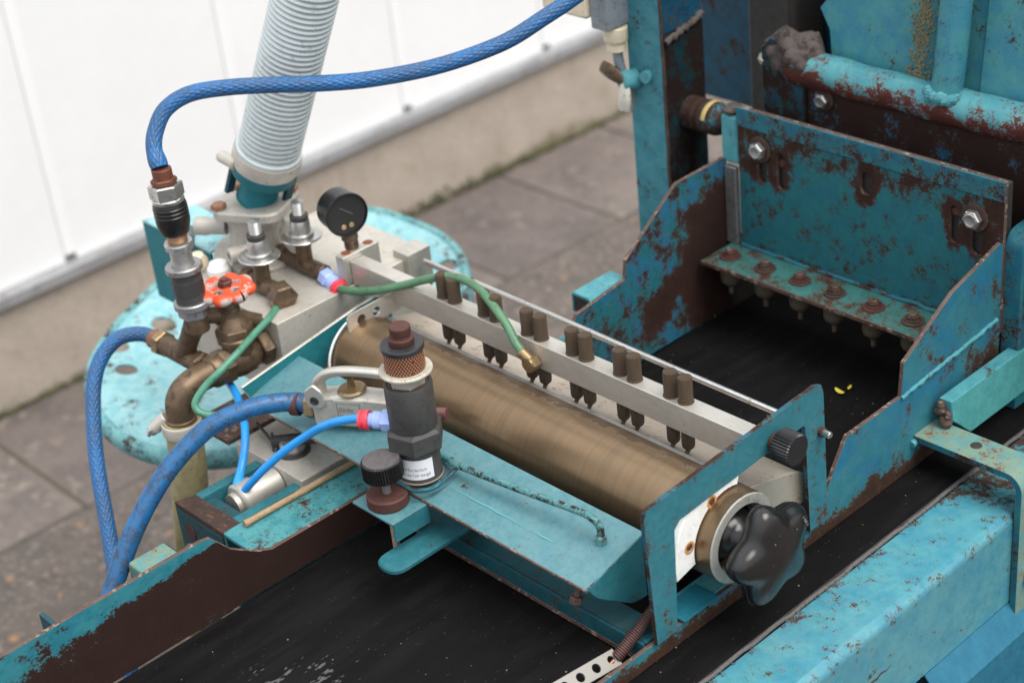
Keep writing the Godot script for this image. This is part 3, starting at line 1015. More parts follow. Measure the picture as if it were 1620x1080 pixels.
	part(rc, "web", r1, derive(M.worn, 1.0, 1.0, 1.0, 0.9))
	var r2 := MB.new()
	bx(r2, Vector3(0.021, -0.066, -0.475), Vector3(0.12, 0.12, -0.425), 0.006)
	part(rc, "body", r2, M.worn2)
	var r3 := MB.new()
	bx(r3, Vector3(0.006, 0.133, -0.452), Vector3(0.14, 0.2, -0.42), 0.008)
	part(rc, "cover", r3, M.light)

# ---------------------------------------------------------------- seeder frame
const DC := Vector3(0, 0.0145, 0.0145)      # drum axis

func build_frame() -> void:
	var f := thing("seeder_frame", "teal folded sheet frame and tray that carries the bronze drum", "frame", Vector3(-0.25, -0.045, 0.05))
	var ep := V([0.0842, -0.0468, 0.1097, -0.0468, 0.1154, 0.083, 0.1118, 0.0912, -0.1010, 0.1010, -0.1105, 0.0975, -0.1130, 0.090, -0.1155, 0.0229, -0.1172, -0.0468, -0.0915, -0.0468, -0.0868, 0.0655, -0.0845, 0.0688, 0.074, 0.0605, 0.0805, 0.0545])
	var em := paint(100, {"a": Vector3(0.032, 0.155, 0.192), "b": Vector3(0.028, 0.142, 0.182), "thr": 0.70, "dirt": 0.16, "rough": 0.36, "bump": 0.06, "ns": 2, "r2": Vector3(0.11, 0.05, 0.03)},
		func(u: float, v: float) -> float:
			var z := -0.1172 + u * 0.2326
			var y := -0.0468 + v * 0.1478
			var d := -0.06
			d += 0.2 * smoothstep(0.02, 0.0, y + 0.0468)
			d += 0.26 * smoothstep(0.007, 0.0, absf(z - 0.1145)) + 0.24 * smoothstep(0.007, 0.0, absf(y - 0.0955 - (0.085 - z) * 0.044)) + 0.16 * smoothstep(0.004, 0.0, absf(z + 0.1155))
			d += 0.5 * smoothstep(0.006, 0.0, Vector2(z - 0.0975, (y + 0.0215) * 0.6).length())
			d += 0.45 * smoothstep(0.005, 0.0, Vector2(z + 0.102, y - 0.022).length())
			return d, 560, 360)
	plate(f, "end_plate", rough_edge(ep, 0.012, 0.00012, 8), 0.0042, PX(0.0), em, M.worn2, [], 0.0005)
	# left side plate
	var lp := V([0.149, 0.0305, 0.135, 0.0, 0.03, -0.03, -0.045, -0.03, -0.045, 0.046, -0.025, 0.0535, -0.002, 0.0525])
	plate(f, "side_plate", lp, 0.0035, PX(-0.5085), M.teal_clean, M.alu_dirty)
	bolt(f, Vector3(-0.5045, 0.003, 0.046), Vector3.RIGHT, 0.0062, M.bronze, false, 0.4)
	# tray sheet, folded near its front edge
	var tf := MB.new()
	var tr := MB.new()
	var prof := V([0.0770, 0.0322, 0.124, 0.0208, 0.1275, 0.0195, 0.1465, 0.0135, 0.1455, 0.0115, 0.1265, 0.0173, 0.123, 0.0188, 0.0765, 0.0303])
	prism(tf, tr, prof, 0.4705, PX(-0.5055), [], 0.0)
	part(f, "tray", [[tf, M.tray], [tr, M.tray]])
	var lip := MB.new()
	var lq := PackedVector3Array()
	for k in 60: lq.append(Vector3(-0.505 + k * 0.00796, 0.0124 + rng.randfn(0, 0.00012), 0.1466))
	tube(lip, lq, 0.00135, 6)
	part(f, "tray_lip", lip, M.rust_edge)
	var rub := MB.new()
	for seg in [[-0.262, -0.232], [-0.222, -0.13], [-0.12, -0.095]]:
		var rq := PackedVector3Array()
		for k in 12: rq.append(Vector3(lerpf(seg[0], seg[1], k / 11.0), 0.0207, 0.1243 + rng.randfn(0, 0.0003)))
		tube(rub, rq, func(_d: float, t: float) -> float: return 0.0004 + 0.0008 * sin(t * PI), 6)
	part(f, "pale_fold_line", rub, plain(0.10, 0.29, 0.325, 0.45))  # slightly paler teal line along the fold of the tray
	plate(f, "tray_end", rounded(V([0.0795, 0.0312, 0.1464, 0.0145, 0.1375, 0.0, 0.094, -0.0325, 0.078, -0.0325]), {2: 0.008, 3: 0.012}), 0.002, PX(-0.0365), M.teal, M.worn)
	# thin handle rod on the tray
	var hr := MB.new()
	var hp := spline([Vector3(-0.262, 0.030, 0.106), Vector3(-0.242, 0.0335, 0.1075), Vector3(-0.228, 0.036, 0.1115), Vector3(-0.15, 0.0415, 0.1075), Vector3(-0.083, 0.0468, 0.1035), Vector3(-0.066, 0.0462, 0.1035), Vector3(-0.059, 0.041, 0.1035), Vector3(-0.0585, 0.025, 0.1035)], 9)
	tube(hr, hp, 0.0032, 14)
	lathe(hr, P([0.0048, 0.0, 0.0048, 0.009, 0.0032, 0.011]), up(-0.0585, 0.0232, 0.1035), 16)
	part(f, "handle_rod", hr, derive(M.seat_worn, 0.62, 0.66, 0.66, 1.6))
	# clip that holds the filter
	var cl := MB.new()
	var cp := V([-0.292, 0.151, -0.238, 0.151, -0.229, 0.141, -0.229, 0.108, -0.292, 0.108])
	prism(cl, cl, rounded(cp, {1: 0.008, 2: 0.006}), 0.003, PY(0.0215), [], 0.001)
	part(f, "filter_tab", cl, M.tray)
	var cw := MB.new()
	tube(cw, spline([Vector3(-0.29, 0.0245, 0.1515), Vector3(-0.26, 0.0245, 0.1525), Vector3(-0.242, 0.0248, 0.151), Vector3(-0.2305, 0.026, 0.14), Vector3(-0.2295, 0.029, 0.124), Vector3(-0.2285, 0.033, 0.112)], 8), 0.0019, 10)
	part(f, "tab_wire", cw, M.worn)
	# adjusting bracket at the front edge
	var ab := MB.new()
	bx(ab, Vector3(-0.29, 0.0085, 0.144), Vector3(-0.232, 0.0115, 0.187), 0.0008)
	part(f, "bracket_tab", ab, M.tray)
	var ab2 := MB.new()
	bx(ab2, Vector3(-0.2345, -0.008, 0.146), Vector3(-0.2318, 0.0113, 0.187), 0.0008)
	part(f, "bracket_flange", ab2, M.teal)
	var lv := MB.new()
	prism(lv, lv, rounded(V([-0.245, 0.04, -0.245, 0.207, -0.214, 0.207, -0.214, 0.04]), {1: 0.0152, 2: 0.0152}), 0.006, PY(-0.027), [], 0.0015)
	part(f, "lever", lv, derive(M.teal, 0.95, 0.95, 0.95, 1.5))
	var ss := MB.new()
	var sax := Vector3(-0.1, -1.0, 0.25)
	hexa(ss, aim(Vector3(-0.0555, 0.0095, 0.134), sax), 0.0046, 0.004)
	cyl(ss, aim(Vector3(-0.0555, 0.0065, 0.135), sax), 0.003, 0.014, 14)
	hexa(ss, aim(Vector3(-0.0568, -0.0075, 0.1385), sax), 0.0058, 0.007)
	part(f, "set_screw", ss, M.rust_edge)
	# strip with holes behind the left plate
	for side in 1:
		var st := V([-0.006, -0.011, 0.060, -0.011, 0.062, -0.009, 0.062, 0.009, 0.060, 0.011, -0.006, 0.011, -0.009, 0.007, -0.009, -0.007])
		var a := MB.new()
		var b := MB.new()
		var x := Transform3D(Basis(Vector3(0.0, 0.02, -1.0), Vector3(0.0, 1.0, 0.02), Vector3(1, 0, 0)).orthonormalized(), Vector3(-0.474, 0.0585, 0.026))
		prism(a, b, st, 0.0022, x, [disc2(Vector2(0.008, 0), 0.0055, 18), disc2(Vector2(0.028, 0), 0.0050, 18)])
		part(f, "perforated_strip", [[a, M.alu], [b, M.alu]])
		var sc := MB.new()
		cyl(sc, Transform3D(x.basis * Basis(Vector3.RIGHT, PI / 2), x * Vector3(0.008, 0, -0.004)), 0.0050, 0.004)
		part(f, "strip_screw", sc, M.rust)
		var sp := MB.new()
		var sq := PackedVector3Array()
		for k in 120: sq.append(x * Vector3(0.055 + k * 0.0004, cos(k * 0.75) * 0.0045, 0.001 + sin(k * 0.75) * 0.0045))
		tube(sp, sq, 0.0009, 6)
		part(f, "rear_spring", sp, M.dark_metal)
	# spring strut at the right
	var s0 := Vector3(-0.014, -0.024, 0.082)
	var s1 := Vector3(-0.0165, -0.0525, 0.1385)
	var dir := (s1 - s0).normalized()
	var sx := dir.cross(Vector3.UP).normalized()
	var sy := sx.cross(dir)
	var spm := MB.new()
	var q := PackedVector3Array()
	var turns := 30.0
	for k in 420:
		var t := k / 419.0
		q.append(s0.lerp(s1, t) + (sx * cos(t * turns * TAU) + sy * sin(t * turns * TAU)) * 0.0046)
	tube(spm, q, 0.00098, 6)
	var core := MB.new()
	tube(core, PackedVector3Array([s0, s1]), 0.0036, 12)
	var sprm := mottle(65, Vector3(0.10, 0.05, 0.046), Vector3(0.075, 0.036, 0.034), Vector3(0.16, 0.1, 0.08), {"r0": 0.45, "r1": 0.65, "metal": 0.3, "w": 128, "h": 128})
	part(f, "tension_spring", [[spm, sprm], [core, M.dark_metal]])
	var hk := MB.new()
	tube(hk, spline([s1, s1 + dir * 0.008 + Vector3(0, 0.001, 0), s1 + dir * 0.013 + Vector3(0.003, -0.002, 0), s1 + dir * 0.010 + Vector3(0.004, -0.005, 0)], 6), 0.0013, 8)
	part(f, "spring_hook", hk, M.zinc_dot)
	var pa := MB.new()
	var pb := MB.new()
	var px := Transform3D(Basis(Vector3(-0.05, 0.08, 0.99), Vector3(0.80, -0.58, 0.05), Vector3(0.58, 0.80, -0.03)).orthonormalized(), Vector3(-0.0175, -0.0515, 0.144))
	prism(pa, pb, V([-0.007, -0.0075, 0.078, -0.0075, 0.078, 0.0075, -0.007, 0.0075]), 0.0016, px, [disc2(Vector2(0, 0), 0.0036, 18), disc2(Vector2(0.0165, 0), 0.0042, 18), disc2(Vector2(0.034, 0), 0.0042, 18), disc2(Vector2(0.051, 0), 0.0042, 18)])
	part(f, "hook_strip", [[pa, M.zinc_flat], [pb, M.zinc_flat]])
	var pin := MB.new()
	var pe := px * Vector3(0.068, 0, 0.001)
	cyl(pin, aim(pe + Vector3(-0.006, 0, 0), Vector3.RIGHT), 0.0028, -0.004 - pe.x + 0.006, 12)
	part(f, "strip_pin", pin, M.rust)
	# foot blocks between the legs of the end plate
	var fb := MB.new()
	bx(fb, Vector3(-0.03, -0.06, 0.0), Vector3(-0.0045, -0.0462, 0.07), 0.001)
	part(f, "foot_block", fb, M.light)
	var ft := MB.new()
	bx(ft, Vector3(-0.024, -0.0455, 0.03), Vector3(0.0035, -0.0432, 0.075), 0.0008)
	part(f, "foot_tab", ft, derive(M.teal_clean, 0.7, 0.85, 1.0))
	# white bearing plates
	for e in [[-0.0095, 0.012, -0.22, 1.9], [-0.4835, 0.002, -0.5, 2.6]]:
		var poly := PackedVector2Array()
		for k in 31:
			var a2: float = lerpf(e[2], e[3], k / 30.0)
			poly.append(Vector2(DC.z + cos(a2) * 0.0668, DC.y + sin(a2) * 0.0668))
		for k in 31:
			var a2: float = lerpf(e[3], e[2], k / 30.0)
			poly.append(Vector2(DC.z + cos(a2) * 0.0425, DC.y + sin(a2) * 0.0425))
		if e[0] > -0.1: poly = Geometry2D.intersect_polygons(scaled(poly, 1000.0), scaled(V([0.0835, -0.02, 0.0795, 0.0535, 0.0725, 0.0595, -0.06, 0.0665, -0.06, -0.02]), 1000.0))[0]
		if e[0] > -0.1: poly = scaled(poly, 0.001)
		if e[0] < -0.1:
			poly = PackedVector2Array()
			for k in 31:
				var a2: float = lerpf(e[2], e[3], k / 30.0)
				poly.append(Vector2(DC.z + cos(a2) * 0.0455, DC.y + sin(a2) * 0.0455))
			for k in 31:
				var a2: float = lerpf(e[3], e[2], k / 30.0)
				poly.append(Vector2(DC.z + cos(a2) * 0.0425, DC.y + sin(a2) * 0.0425))
		var bp := plate(f, "bearing_plate", poly, e[1], PX(e[0]), M.white_plastic, M.white_plastic, [], 0.0008)
		if e[0] > -0.1:
			for h in [Vector2(0.0335, 0.0565), Vector2(0.0632, 0.0268)]:
				var hc := MB.new()
				lathe(hc, P([0, 0.0002, 0.0026, 0.0003, 0.0034, 0.0006, 0.0036, 0.0]), aim(Vector3(e[0] + e[1], h.y, h.x), Vector3.RIGHT), 16)
				part(bp, "screw_hole", hc, M.rust_red)
				var hs := MB.new()
				lathe(hs, P([0.0062, 0.0001, 0.0034, 0.00035]), aim(Vector3(e[0] + e[1], h.y - 0.0012, h.x - 0.0003), Vector3.RIGHT), 16)
				part(bp, "rust_ring", hs, plain(0.50, 0.24, 0.07, 0.6))
	# seed trough behind the drum
	var tp := MB.new()
	prism(tp, tp, V([-0.0215, 0.0325, -0.024, 0.0345, -0.052, 0.0262, -0.076, 0.0195, -0.090, 0.0140, -0.0955, 0.0095, -0.097, -0.02, -0.095, -0.02, -0.0935, 0.0080, -0.089, 0.0120, -0.075, 0.0175, -0.051, 0.0242, -0.0245, 0.0322]), 0.483, PX(-0.491), [], 0.0)
	part(f, "seed_trough", tp, M.cream_steel)
	plate(f, "trough_end", rounded(V([-0.0210, 0.0350, -0.0525, 0.0268, -0.0765, 0.0200, -0.0905, 0.0145, -0.0960, 0.0098, -0.0975, -0.02, -0.03, -0.026]), {5: 0.004}), 0.002, PX(-0.0078), M.cream_steel, M.cream_steel)
	var blade := MB.new()
	bx(blade, Vector3(-0.484, 0.0388, -0.0232), Vector3(-0.012, 0.0400, -0.0178), 0.0004)
	part(f, "scraper_blade", blade, mottle(66, Vector3(0.34, 0.33, 0.33), Vector3(0.27, 0.255, 0.25), Vector3(0.17, 0.13, 0.1), {"metal": 0.5, "r0": 0.4, "r1": 0.6, "spot": 0.6}))
	# knurled adjusting knob on its threaded spindle
	var kn := thing("adjusting_knob", "black knurled hand knob over a brown lock disc at the tray edge", "knob", Vector3(-0.263, 0.012, 0.166))
	var ax := Vector3(-0.04, 1.0, 0.01)
	var k0 := MB.new()
	cyl(k0, up(-0.2625, 0.0117, 0.167), 0.0192, 0.0115, 36, 0.0014)
	part(kn, "lock_disc", k0, M.rust_red)
	var sp2 := MB.new()
	cyl(sp2, aim(Vector3(-0.262, 0.02, 0.167), ax), 0.0042, 0.03, 16)
	part(kn, "spindle", sp2, M.grey_steel)
	var k1 := MB.new()
	fluted(k1, aim(Vector3(-0.2632, 0.0395, 0.167), ax), 0.0185, 0.0175, 44, 0.0006)
	part(kn, "grip", k1, M.black)
	var k2 := MB.new()
	lathe(k2, P([0, 0, 0.0165, 0.0002, 0.0168, -0.001]), aim(Vector3(-0.26385, 0.0575, 0.167), ax), 36)
	part(kn, "cap", k2, mottle(67, Vector3(0.10, 0.092, 0.095), Vector3(0.045, 0.042, 0.044), Vector3(0.09, 0.085, 0.085), {"r0": 0.4, "r1": 0.5, "w": 96, "h": 96, "tri": 0.05}))
	var tr2 := MB.new()
	lathe(tr2, thread_profile(0.0036, 0.0005, 0.058, 46), up(-0.259, -0.047, 0.168), 14)
	part(kn, "threaded_rod", tr2, mottle(68, Vector3(0.32, 0.21, 0.15), Vector3(0.14, 0.075, 0.05), Vector3(0.27, 0.2, 0.15), {"metal": 0.4, "r0": 0.5, "r1": 0.7, "w": 128, "h": 128, "tri": 0.06}))
	# second knob on the end plate
	var sk := thing("plate_knob", "small black knurled clamp knob on the upper bar of the end plate", "knob", Vector3(0.004, 0.075, -0.045))
	var q0 := MB.new()
	cyl(q0, aim(Vector3(0.0045, 0.0755, -0.0445), Vector3.RIGHT), 0.0085, 0.007, 20, 0.001)
	part(sk, "collar", q0, M.rust_red)
	var q1 := MB.new()
	fluted(q1, aim(Vector3(0.0115, 0.0755, -0.0445), Vector3.RIGHT), 0.0150, 0.0185, 34, 0.0006)
	part(sk, "grip", q1, M.black)

func scaled(poly: PackedVector2Array, k: float) -> PackedVector2Array:
	var o := PackedVector2Array()
	for p in poly: o.append(p * k)
	return o

func thread_profile(r: float, d: float, h: float, n: int) -> Array:
	var o := [Vector2(0, 0)]
	for k in n:
		o.append(Vector2(r - d, h * k / n))
		o.append(Vector2(r, h * (k + 0.5) / n))
	o.append(Vector2(0, h))
	return o

func fluted(m: MB, x: Transform3D, r: float, h: float, n: int, deep: float) -> void:
	var poly := PackedVector2Array()
	for k in n * 4:
		var a := TAU * k / (n * 4)
		poly.append(Vector2(cos(a), sin(a)) * (r - deep * (0.5 - 0.5 * cos(a * n)) * 1.6))
	prism(m, m, poly, h, x * Transform3D(Basis(Vector3(1, 0, 0), Vector3(0, 0, 1), Vector3(0, 1, 0)), Vector3.ZERO), [], 0.0009)

# ---------------------------------------------------------------- drum
func drum_material() -> StandardMaterial3D:
	var w := 512
	var h := 1024
	var alb := PackedByteArray()
	var hr := PackedByteArray()
	alb.resize(w * h * 3)
	hr.resize(w * h * 3)
	var ring := PackedFloat32Array()
	for y in h: ring.append(0.40 * NF[y % S * S + 7] / 255.0 + 0.28 * NM[y % S * S + 99] / 255.0 + 0.32 * NG[y % S * S + 311] / 255.0)
	for y in h:
		for x in w:
			var i := y % S * S + x % S
			var st := NG[y % S * S + (x / 14) % S] / 255.0
			var sf := NF[(y * 2) % S * S + (x / 6) % S] / 255.0
			var mm := NM[i] / 255.0
			var cc := NC[i] / 255.0
			var col := Vector3(0.255, 0.172, 0.100).lerp(Vector3(0.165, 0.115, 0.070), clampf(ring[y] * 1.2 + sf * 0.12 - 0.2, 0, 1))
			col *= 0.96 + 0.08 * st
			var patina := smoothstep(0.5, 0.7, mm * 0.6 + cc * 0.4)
			col = col.lerp(Vector3(0.15, 0.125, 0.10), patina * 0.12)
			var dirt := 0.0
			var a := fposmod(float(x) / w, 1.0)
			var edge := 0.285 + 0.030 * (mm - 0.5) * 2.0 + 0.012 * (NF[i] / 255.0 - 0.5)
			if a > edge and a < 0.45: dirt = 1.0          # damp dirt band that runs up to the scraper
			col = col.lerp(Vector3(0.115, 0.082, 0.056) * (0.6 + 0.7 * mm), dirt * 0.8)
			if absf(a - edge) < 0.0035: col = col.lerp(Vector3(0.28, 0.225, 0.17), 0.5)
			if NG[i] > 232 and NF[i] > 140: col = Vector3(0.2, 0.42, 0.46) if mm > 0.62 else col * 1.6
			put(alb, (y * w + x) * 3, col.x, col.y, col.z)
			hr[(y * w + x) * 3] = int(255.0 * (0.4 * st + 0.4 * sf + 0.1 * dirt))
			hr[(y * w + x) * 3 + 1] = int(255.0 * clampf(0.24 + 0.10 * ring[y] + 0.06 * mm + 0.25 * dirt, 0, 1))
	var m := finish(alb, hr, w, h, 0.0, 0.006)
	m.metallic = 0.75
	return m

func build_drum() -> void:
	var d := thing("seed_drum", "streaky bronze seeding drum lying across the belt, with star knob", "drum", DC + Vector3(-0.23, 0, 0))
	var t := MB.new()
	var xf := aim(Vector3(-0.482, DC.y, DC.z), Vector3.RIGHT)
	var r := 0.0412
	var base := t.v.size()
	var seg := 72
	var rows := 12
	for k in rows + 1:
		for s in seg + 1:
			var a := TAU * s / seg
			t.add(Vector3(cos(a) * r, 0.4995 * k / rows, sin(a) * r), Vector3(cos(a), 0, sin(a)), Vector2(float(s) / seg, float(k) / rows))
	for k in rows:
		for s in seg:
			var q := base + k * (seg + 1) + s
			t.quad(q, q + 1, q + seg + 2, q + seg + 1)
	t.xf(xf)
	part(d, "tube", t, drum_material())
	var e := MB.new()
	lathe(e, P([0.0412, -0.0006, 0.0408, 0.0008, 0.0400, 0.0012]), aim(Vector3(0.0175, DC.y, DC.z), Vector3.RIGHT), 72)
	lathe(e, P([0.0405, -0.001, 0.0400, 0.0008, 0.0322, 0.0010, 0.0315, 0.0002, 0.0312, -0.02]), aim(Vector3(0.0177, DC.y, DC.z), Vector3.RIGHT), 72)
	part(d, "end_ring", e, mottle(69, Vector3(0.46, 0.46, 0.43), Vector3(0.38, 0.38, 0.355), Vector3(0.25, 0.22, 0.18), {"metal": 0.45, "r0": 0.45, "r1": 0.6, "spot": 0.62}))
	var ib := MB.new()
	lathe(ib, P([0.0312, -0.03, 0, -0.03]), aim(Vector3(0.017, DC.y, DC.z), Vector3.RIGHT), 40)
	part(d, "bore", ib, M.dark_metal)
	var hub := MB.new()
	lathe(hub, P([0.026, -0.022, 0.023, -0.004, 0.0165, 0.004, 0.013, 0.008, 0.0125, 0.030, 0, 0.030]), aim(Vector3(0.012, DC.y, DC.z), Vector3.RIGHT), 40, 0.4)
	part(d, "hub", hub, M.knob)
	# five lobed star knob, glossy black
	var n := 120
	var prof := [Vector2(0.30, 0.0), Vector2(0.62, 0.0), Vector2(0.86, 0.0006), Vector2(0.955, 0.003), Vector2(0.995, 0.0075), Vector2(1.0, 0.0115), Vector2(0.985, 0.0155), Vector2(0.94, 0.0195), Vector2(0.86, 0.0228), Vector2(0.73, 0.0258), Vector2(0.53, 0.0285), Vector2(0.30, 0.0300), Vector2(0.1, 0.0306), Vector2(0.0, 0.0307)]
	var pts := PackedVector3Array()
	for pr in prof:
		for k in n:
			var a := TAU * k / n
			var l := 0.5 + 0.5 * cos(5.0 * (a - 0.12))
			var rr: float = pr.x * lerpf(0.0340, lerpf(0.0362, 0.0476, l), smoothstep(0.45, 0.93, pr.x))
			var hh: float = pr.y - 0.0 * (1.0 - l) * smoothstep(0.35, 0.9, pr.x)
			pts.append(Vector3(0.0345 + hh, DC.y + sin(a) * rr, DC.z + cos(a) * rr))
	var sk := MB.new()
	grid(sk, pts, n, prof.size(), Vector3(0.047, DC.y, DC.z))
	var st := part(d, "star_knob", sk, M.knob)
	var sm := MB.new()
	var sq := PackedVector3Array()
	for k in n + 1:
		var a := TAU * k / n
		var rr := lerpf(0.0362, 0.0476, 0.5 + 0.5 * cos(5.0 * (a - 0.12))) * 1.0
		sq.append(Vector3(0.0345 + 0.0112, DC.y + sin(a) * rr, DC.z + cos(a) * rr))
	tube(sm, sq, 0.00045, 6, false)
	part(st, "mould_seam", sm, M.black)
	var em := MB.new()
	var a3 := 0.12 + TAU * 2 / 5.0
	for k in 3:
		lathe(em, P([0.0022, -0.0002, 0.0026, 0.0004, 0.003, -0.0002]), aim(Vector3(0.0588, DC.y + sin(a3 + (k - 1) * 0.09) * 0.037, DC.z + cos(a3 + (k - 1) * 0.09) * 0.037), Vector3.RIGHT), 12)
	part(st, "moulded_mark", em, M.black)
	var fl := MB.new()
	for k in 9:
		var a := rng.randf() * TAU
		var rr := rng.randf_range(0.004, 0.03)
		var sz := rng.randf_range(0.0003, 0.0008)
		lathe(fl, P([sz, -0.0003, sz * 0.6, 0.0002, 0, 0.0003]), aim(Vector3(0.0345 + 0.0295 - pow(rr / 0.04, 2.0) * 0.004, DC.y + sin(a) * rr, DC.z + cos(a) * rr), Vector3.RIGHT), 6)
	part(st, "paint_specks", fl, M.tray).set_meta("kind", "stuff")

# ---------------------------------------------------------------- nozzle bar
func build_nozzle_bar() -> void:
	var b := thing("nozzle_bar", "square aluminium bar with six pairs of knurled brown nozzles", "nozzle bar", Vector3(-0.27, 0.0586, -0.041))
	var m := MB.new()
	bx(m, Vector3(-0.537, 0.0586, -0.0428), Vector3(-0.0045, 0.0857, -0.0246), 0.0009)
	part(b, "bar", m, M.alu)
	var xs := [-0.3998, -0.3833, -0.3402, -0.3236, -0.2801, -0.2629, -0.2202, -0.2034, -0.161, -0.1434, -0.1004, -0.0832]
	var z := -0.0337
	var first: Node3D = null
	for k in xs.size():
		if k == 0:
			var d := MB.new()
			lathe(d, P([0, 0, 0.0058, 0, 0.0061, -0.001, 0.0061, -0.0160, 0.0056, -0.0190, 0.003, -0.0218, 0.0022, -0.0226, 0, -0.0226]), up(xs[0], 0.0586, z), 20)
			cyl(d, aim(Vector3(xs[0] + 0.002, 0.0535, z + 0.0055), Vector3(0.3, 0, 1)), 0.0019, 0.0018, 10)
			first = part(b, "nozzle", d, M.nozzle_body)
			var c := MB.new()
			lathe(c, P([0.0074, 0.0271, 0.0074, 0.0283, 0.0066, 0.0291, 0.0066, 0.0508, 0.0062, 0.0522, 0.0052, 0.0528, 0, 0.0529]), up(xs[0], 0.0586, z), 26)
			part(first, "knurled_cap", c, M.nozzle)
			var e := MB.new()
			tube(e, spline([Vector3(xs[0], 0.0370, z), Vector3(xs[0] - 0.0008, 0.0335, z + 0.0012), Vector3(xs[0] - 0.002, 0.0290, z + 0.0028)], 4), func(_d: float, t: float) -> float: return 0.0024 - 0.0009 * t, 10)
			part(first, "tip", e, M.bronze)
		else:
			var o: Node3D = first.duplicate()
			o.name = "nozzle_%03d" % k
			b.add_child(o, true)
			o.position = Vector3(xs[k] - xs[0], rng.randf_range(-0.0006, 0.0002), rng.randf_range(-0.0004, 0.0004))
	# brass elbow that feeds the bar
	var el := thing("brass_elbow", "brass elbow on the front of the nozzle bar, end of a green hose", "fitting", Vector3(-0.262, 0.066, -0.02))
	var h := MB.new()
	hexa(h, aim(Vector3(-0.2625, 0.0665, -0.0245), Vector3(0, 0, 1)), 0.0080, 0.0095)
	lathe(h, P([0, 0, 0.0075, 0, 0.0076, -0.002]), aim(Vector3(-0.2625, 0.0665, -0.0125), Vector3(0, 0, 1)), 20)
	part(el, "hex_body", h, M.brass)
	var i := MB.new()
	var dirn := Vector3(-0.50, 0.55, 0.22)
	cyl(i, aim(Vector3(-0.2635, 0.068, -0.0185), dirn), 0.0055, 0.0145, 20, 0.001)
	part(el, "hose_tail", i, M.brass)
	# steel rod behind the bar
	var r := thing("steel_rod", "thin bare steel rod running behind the nozzle bar", "rod", Vector3(-0.25, 0.054, -0.1076))
	var rm := MB.new()
	cyl(rm, aim(Vector3(-0.52, 0.0555, -0.1076), Vector3(0.535, -0.0035, 0)), 0.0033, 0.5355, 18, 0.0007)
	part(r, "shaft", rm, M.steel)
	var rc := MB.new()
	cyl(rc, aim(Vector3(-0.4478, 0.0552, -0.1076), Vector3.RIGHT), 0.0041, 0.0035, 16)
	part(r, "clip", rc, M.rust_edge)
	var re := MB.new()
	cyl(re, aim(Vector3(0.0045, 0.052, -0.1076), Vector3.RIGHT), 0.0045, 0.004, 16)
	part(r, "end_collar", re, M.rust_red)
	var cp := thing("bar_clamp", "small aluminium clamp with two rusty screws at the bar's left end", "clamp", Vector3(-0.545, 0.0586, -0.04))
	var cm := MB.new()
	bx(cm, Vector3(-0.5515, 0.0588, -0.066), Vector3(-0.5375, 0.0925, -0.0165), 0.002)
	part(cp, "block", cm, M.alu)
	for z2 in [-0.056, -0.0265]:
		var s := MB.new()
		lathe(s, P([0, 0.0003, 0.0042, 0.0004, 0.0055, 0.0001]), up(-0.5445, 0.0925, z2), 16)
		part(cp, "screw", s, plain(0.2, 0.05, 0.02, 0.75))

# ---------------------------------------------------------------- block with its fittings
func build_block() -> void:
	var b := thing("manifold_block", "large grey aluminium block carrying valves at the drum's left end", "block", Vector3(-0.65, -0.035, -0.02))
	var m := MB.new()
	bx(m, Vector3(-0.712, -0.035, -0.125), Vector3(-0.535, 0.0586, 0.0775), 0.0012)
	part(b, "block", m, M.alu_dirty)
	var c := MB.new()
	bx(c, Vector3(-0.552, 0.020, -0.124), Vector3(-0.5275, 0.066, -0.0915), 0.001)
	part(b, "end_stop", c, M.alu)
	# sheet under the valve
	var u := MB.new()
	bx(u, Vector3(-0.60, -0.045, 0.0778), Vector3(-0.535, -0.04, 0.16), 0.0008)
	bx(u, Vector3(-0.60, -0.058, 0.095), Vector3(-0.50, -0.0452, 0.135), 0.001)
	part(b, "carrier_plate", u, M.rust_edge)
	var t := thing("teal_guard", "teal folded guard sheet standing behind the quick coupling", "guard", Vector3(-0.78, 0.02, 0.03))
	var f := MB.new()
	bx(f, Vector3(-0.852, -0.034, 0.0275), Vector3(-0.716, 0.062, 0.031), 0.0012)
	part(t, "face", f, M.teal_clean)
	var g := MB.new()
	prism(g, g, V([-0.852, 0.0312, -0.716, 0.0312, -0.716, -0.03, -0.835, -0.03]), 0.003, PY(0.0622), [], 0.001)
	part(t, "top", g, M.seat)

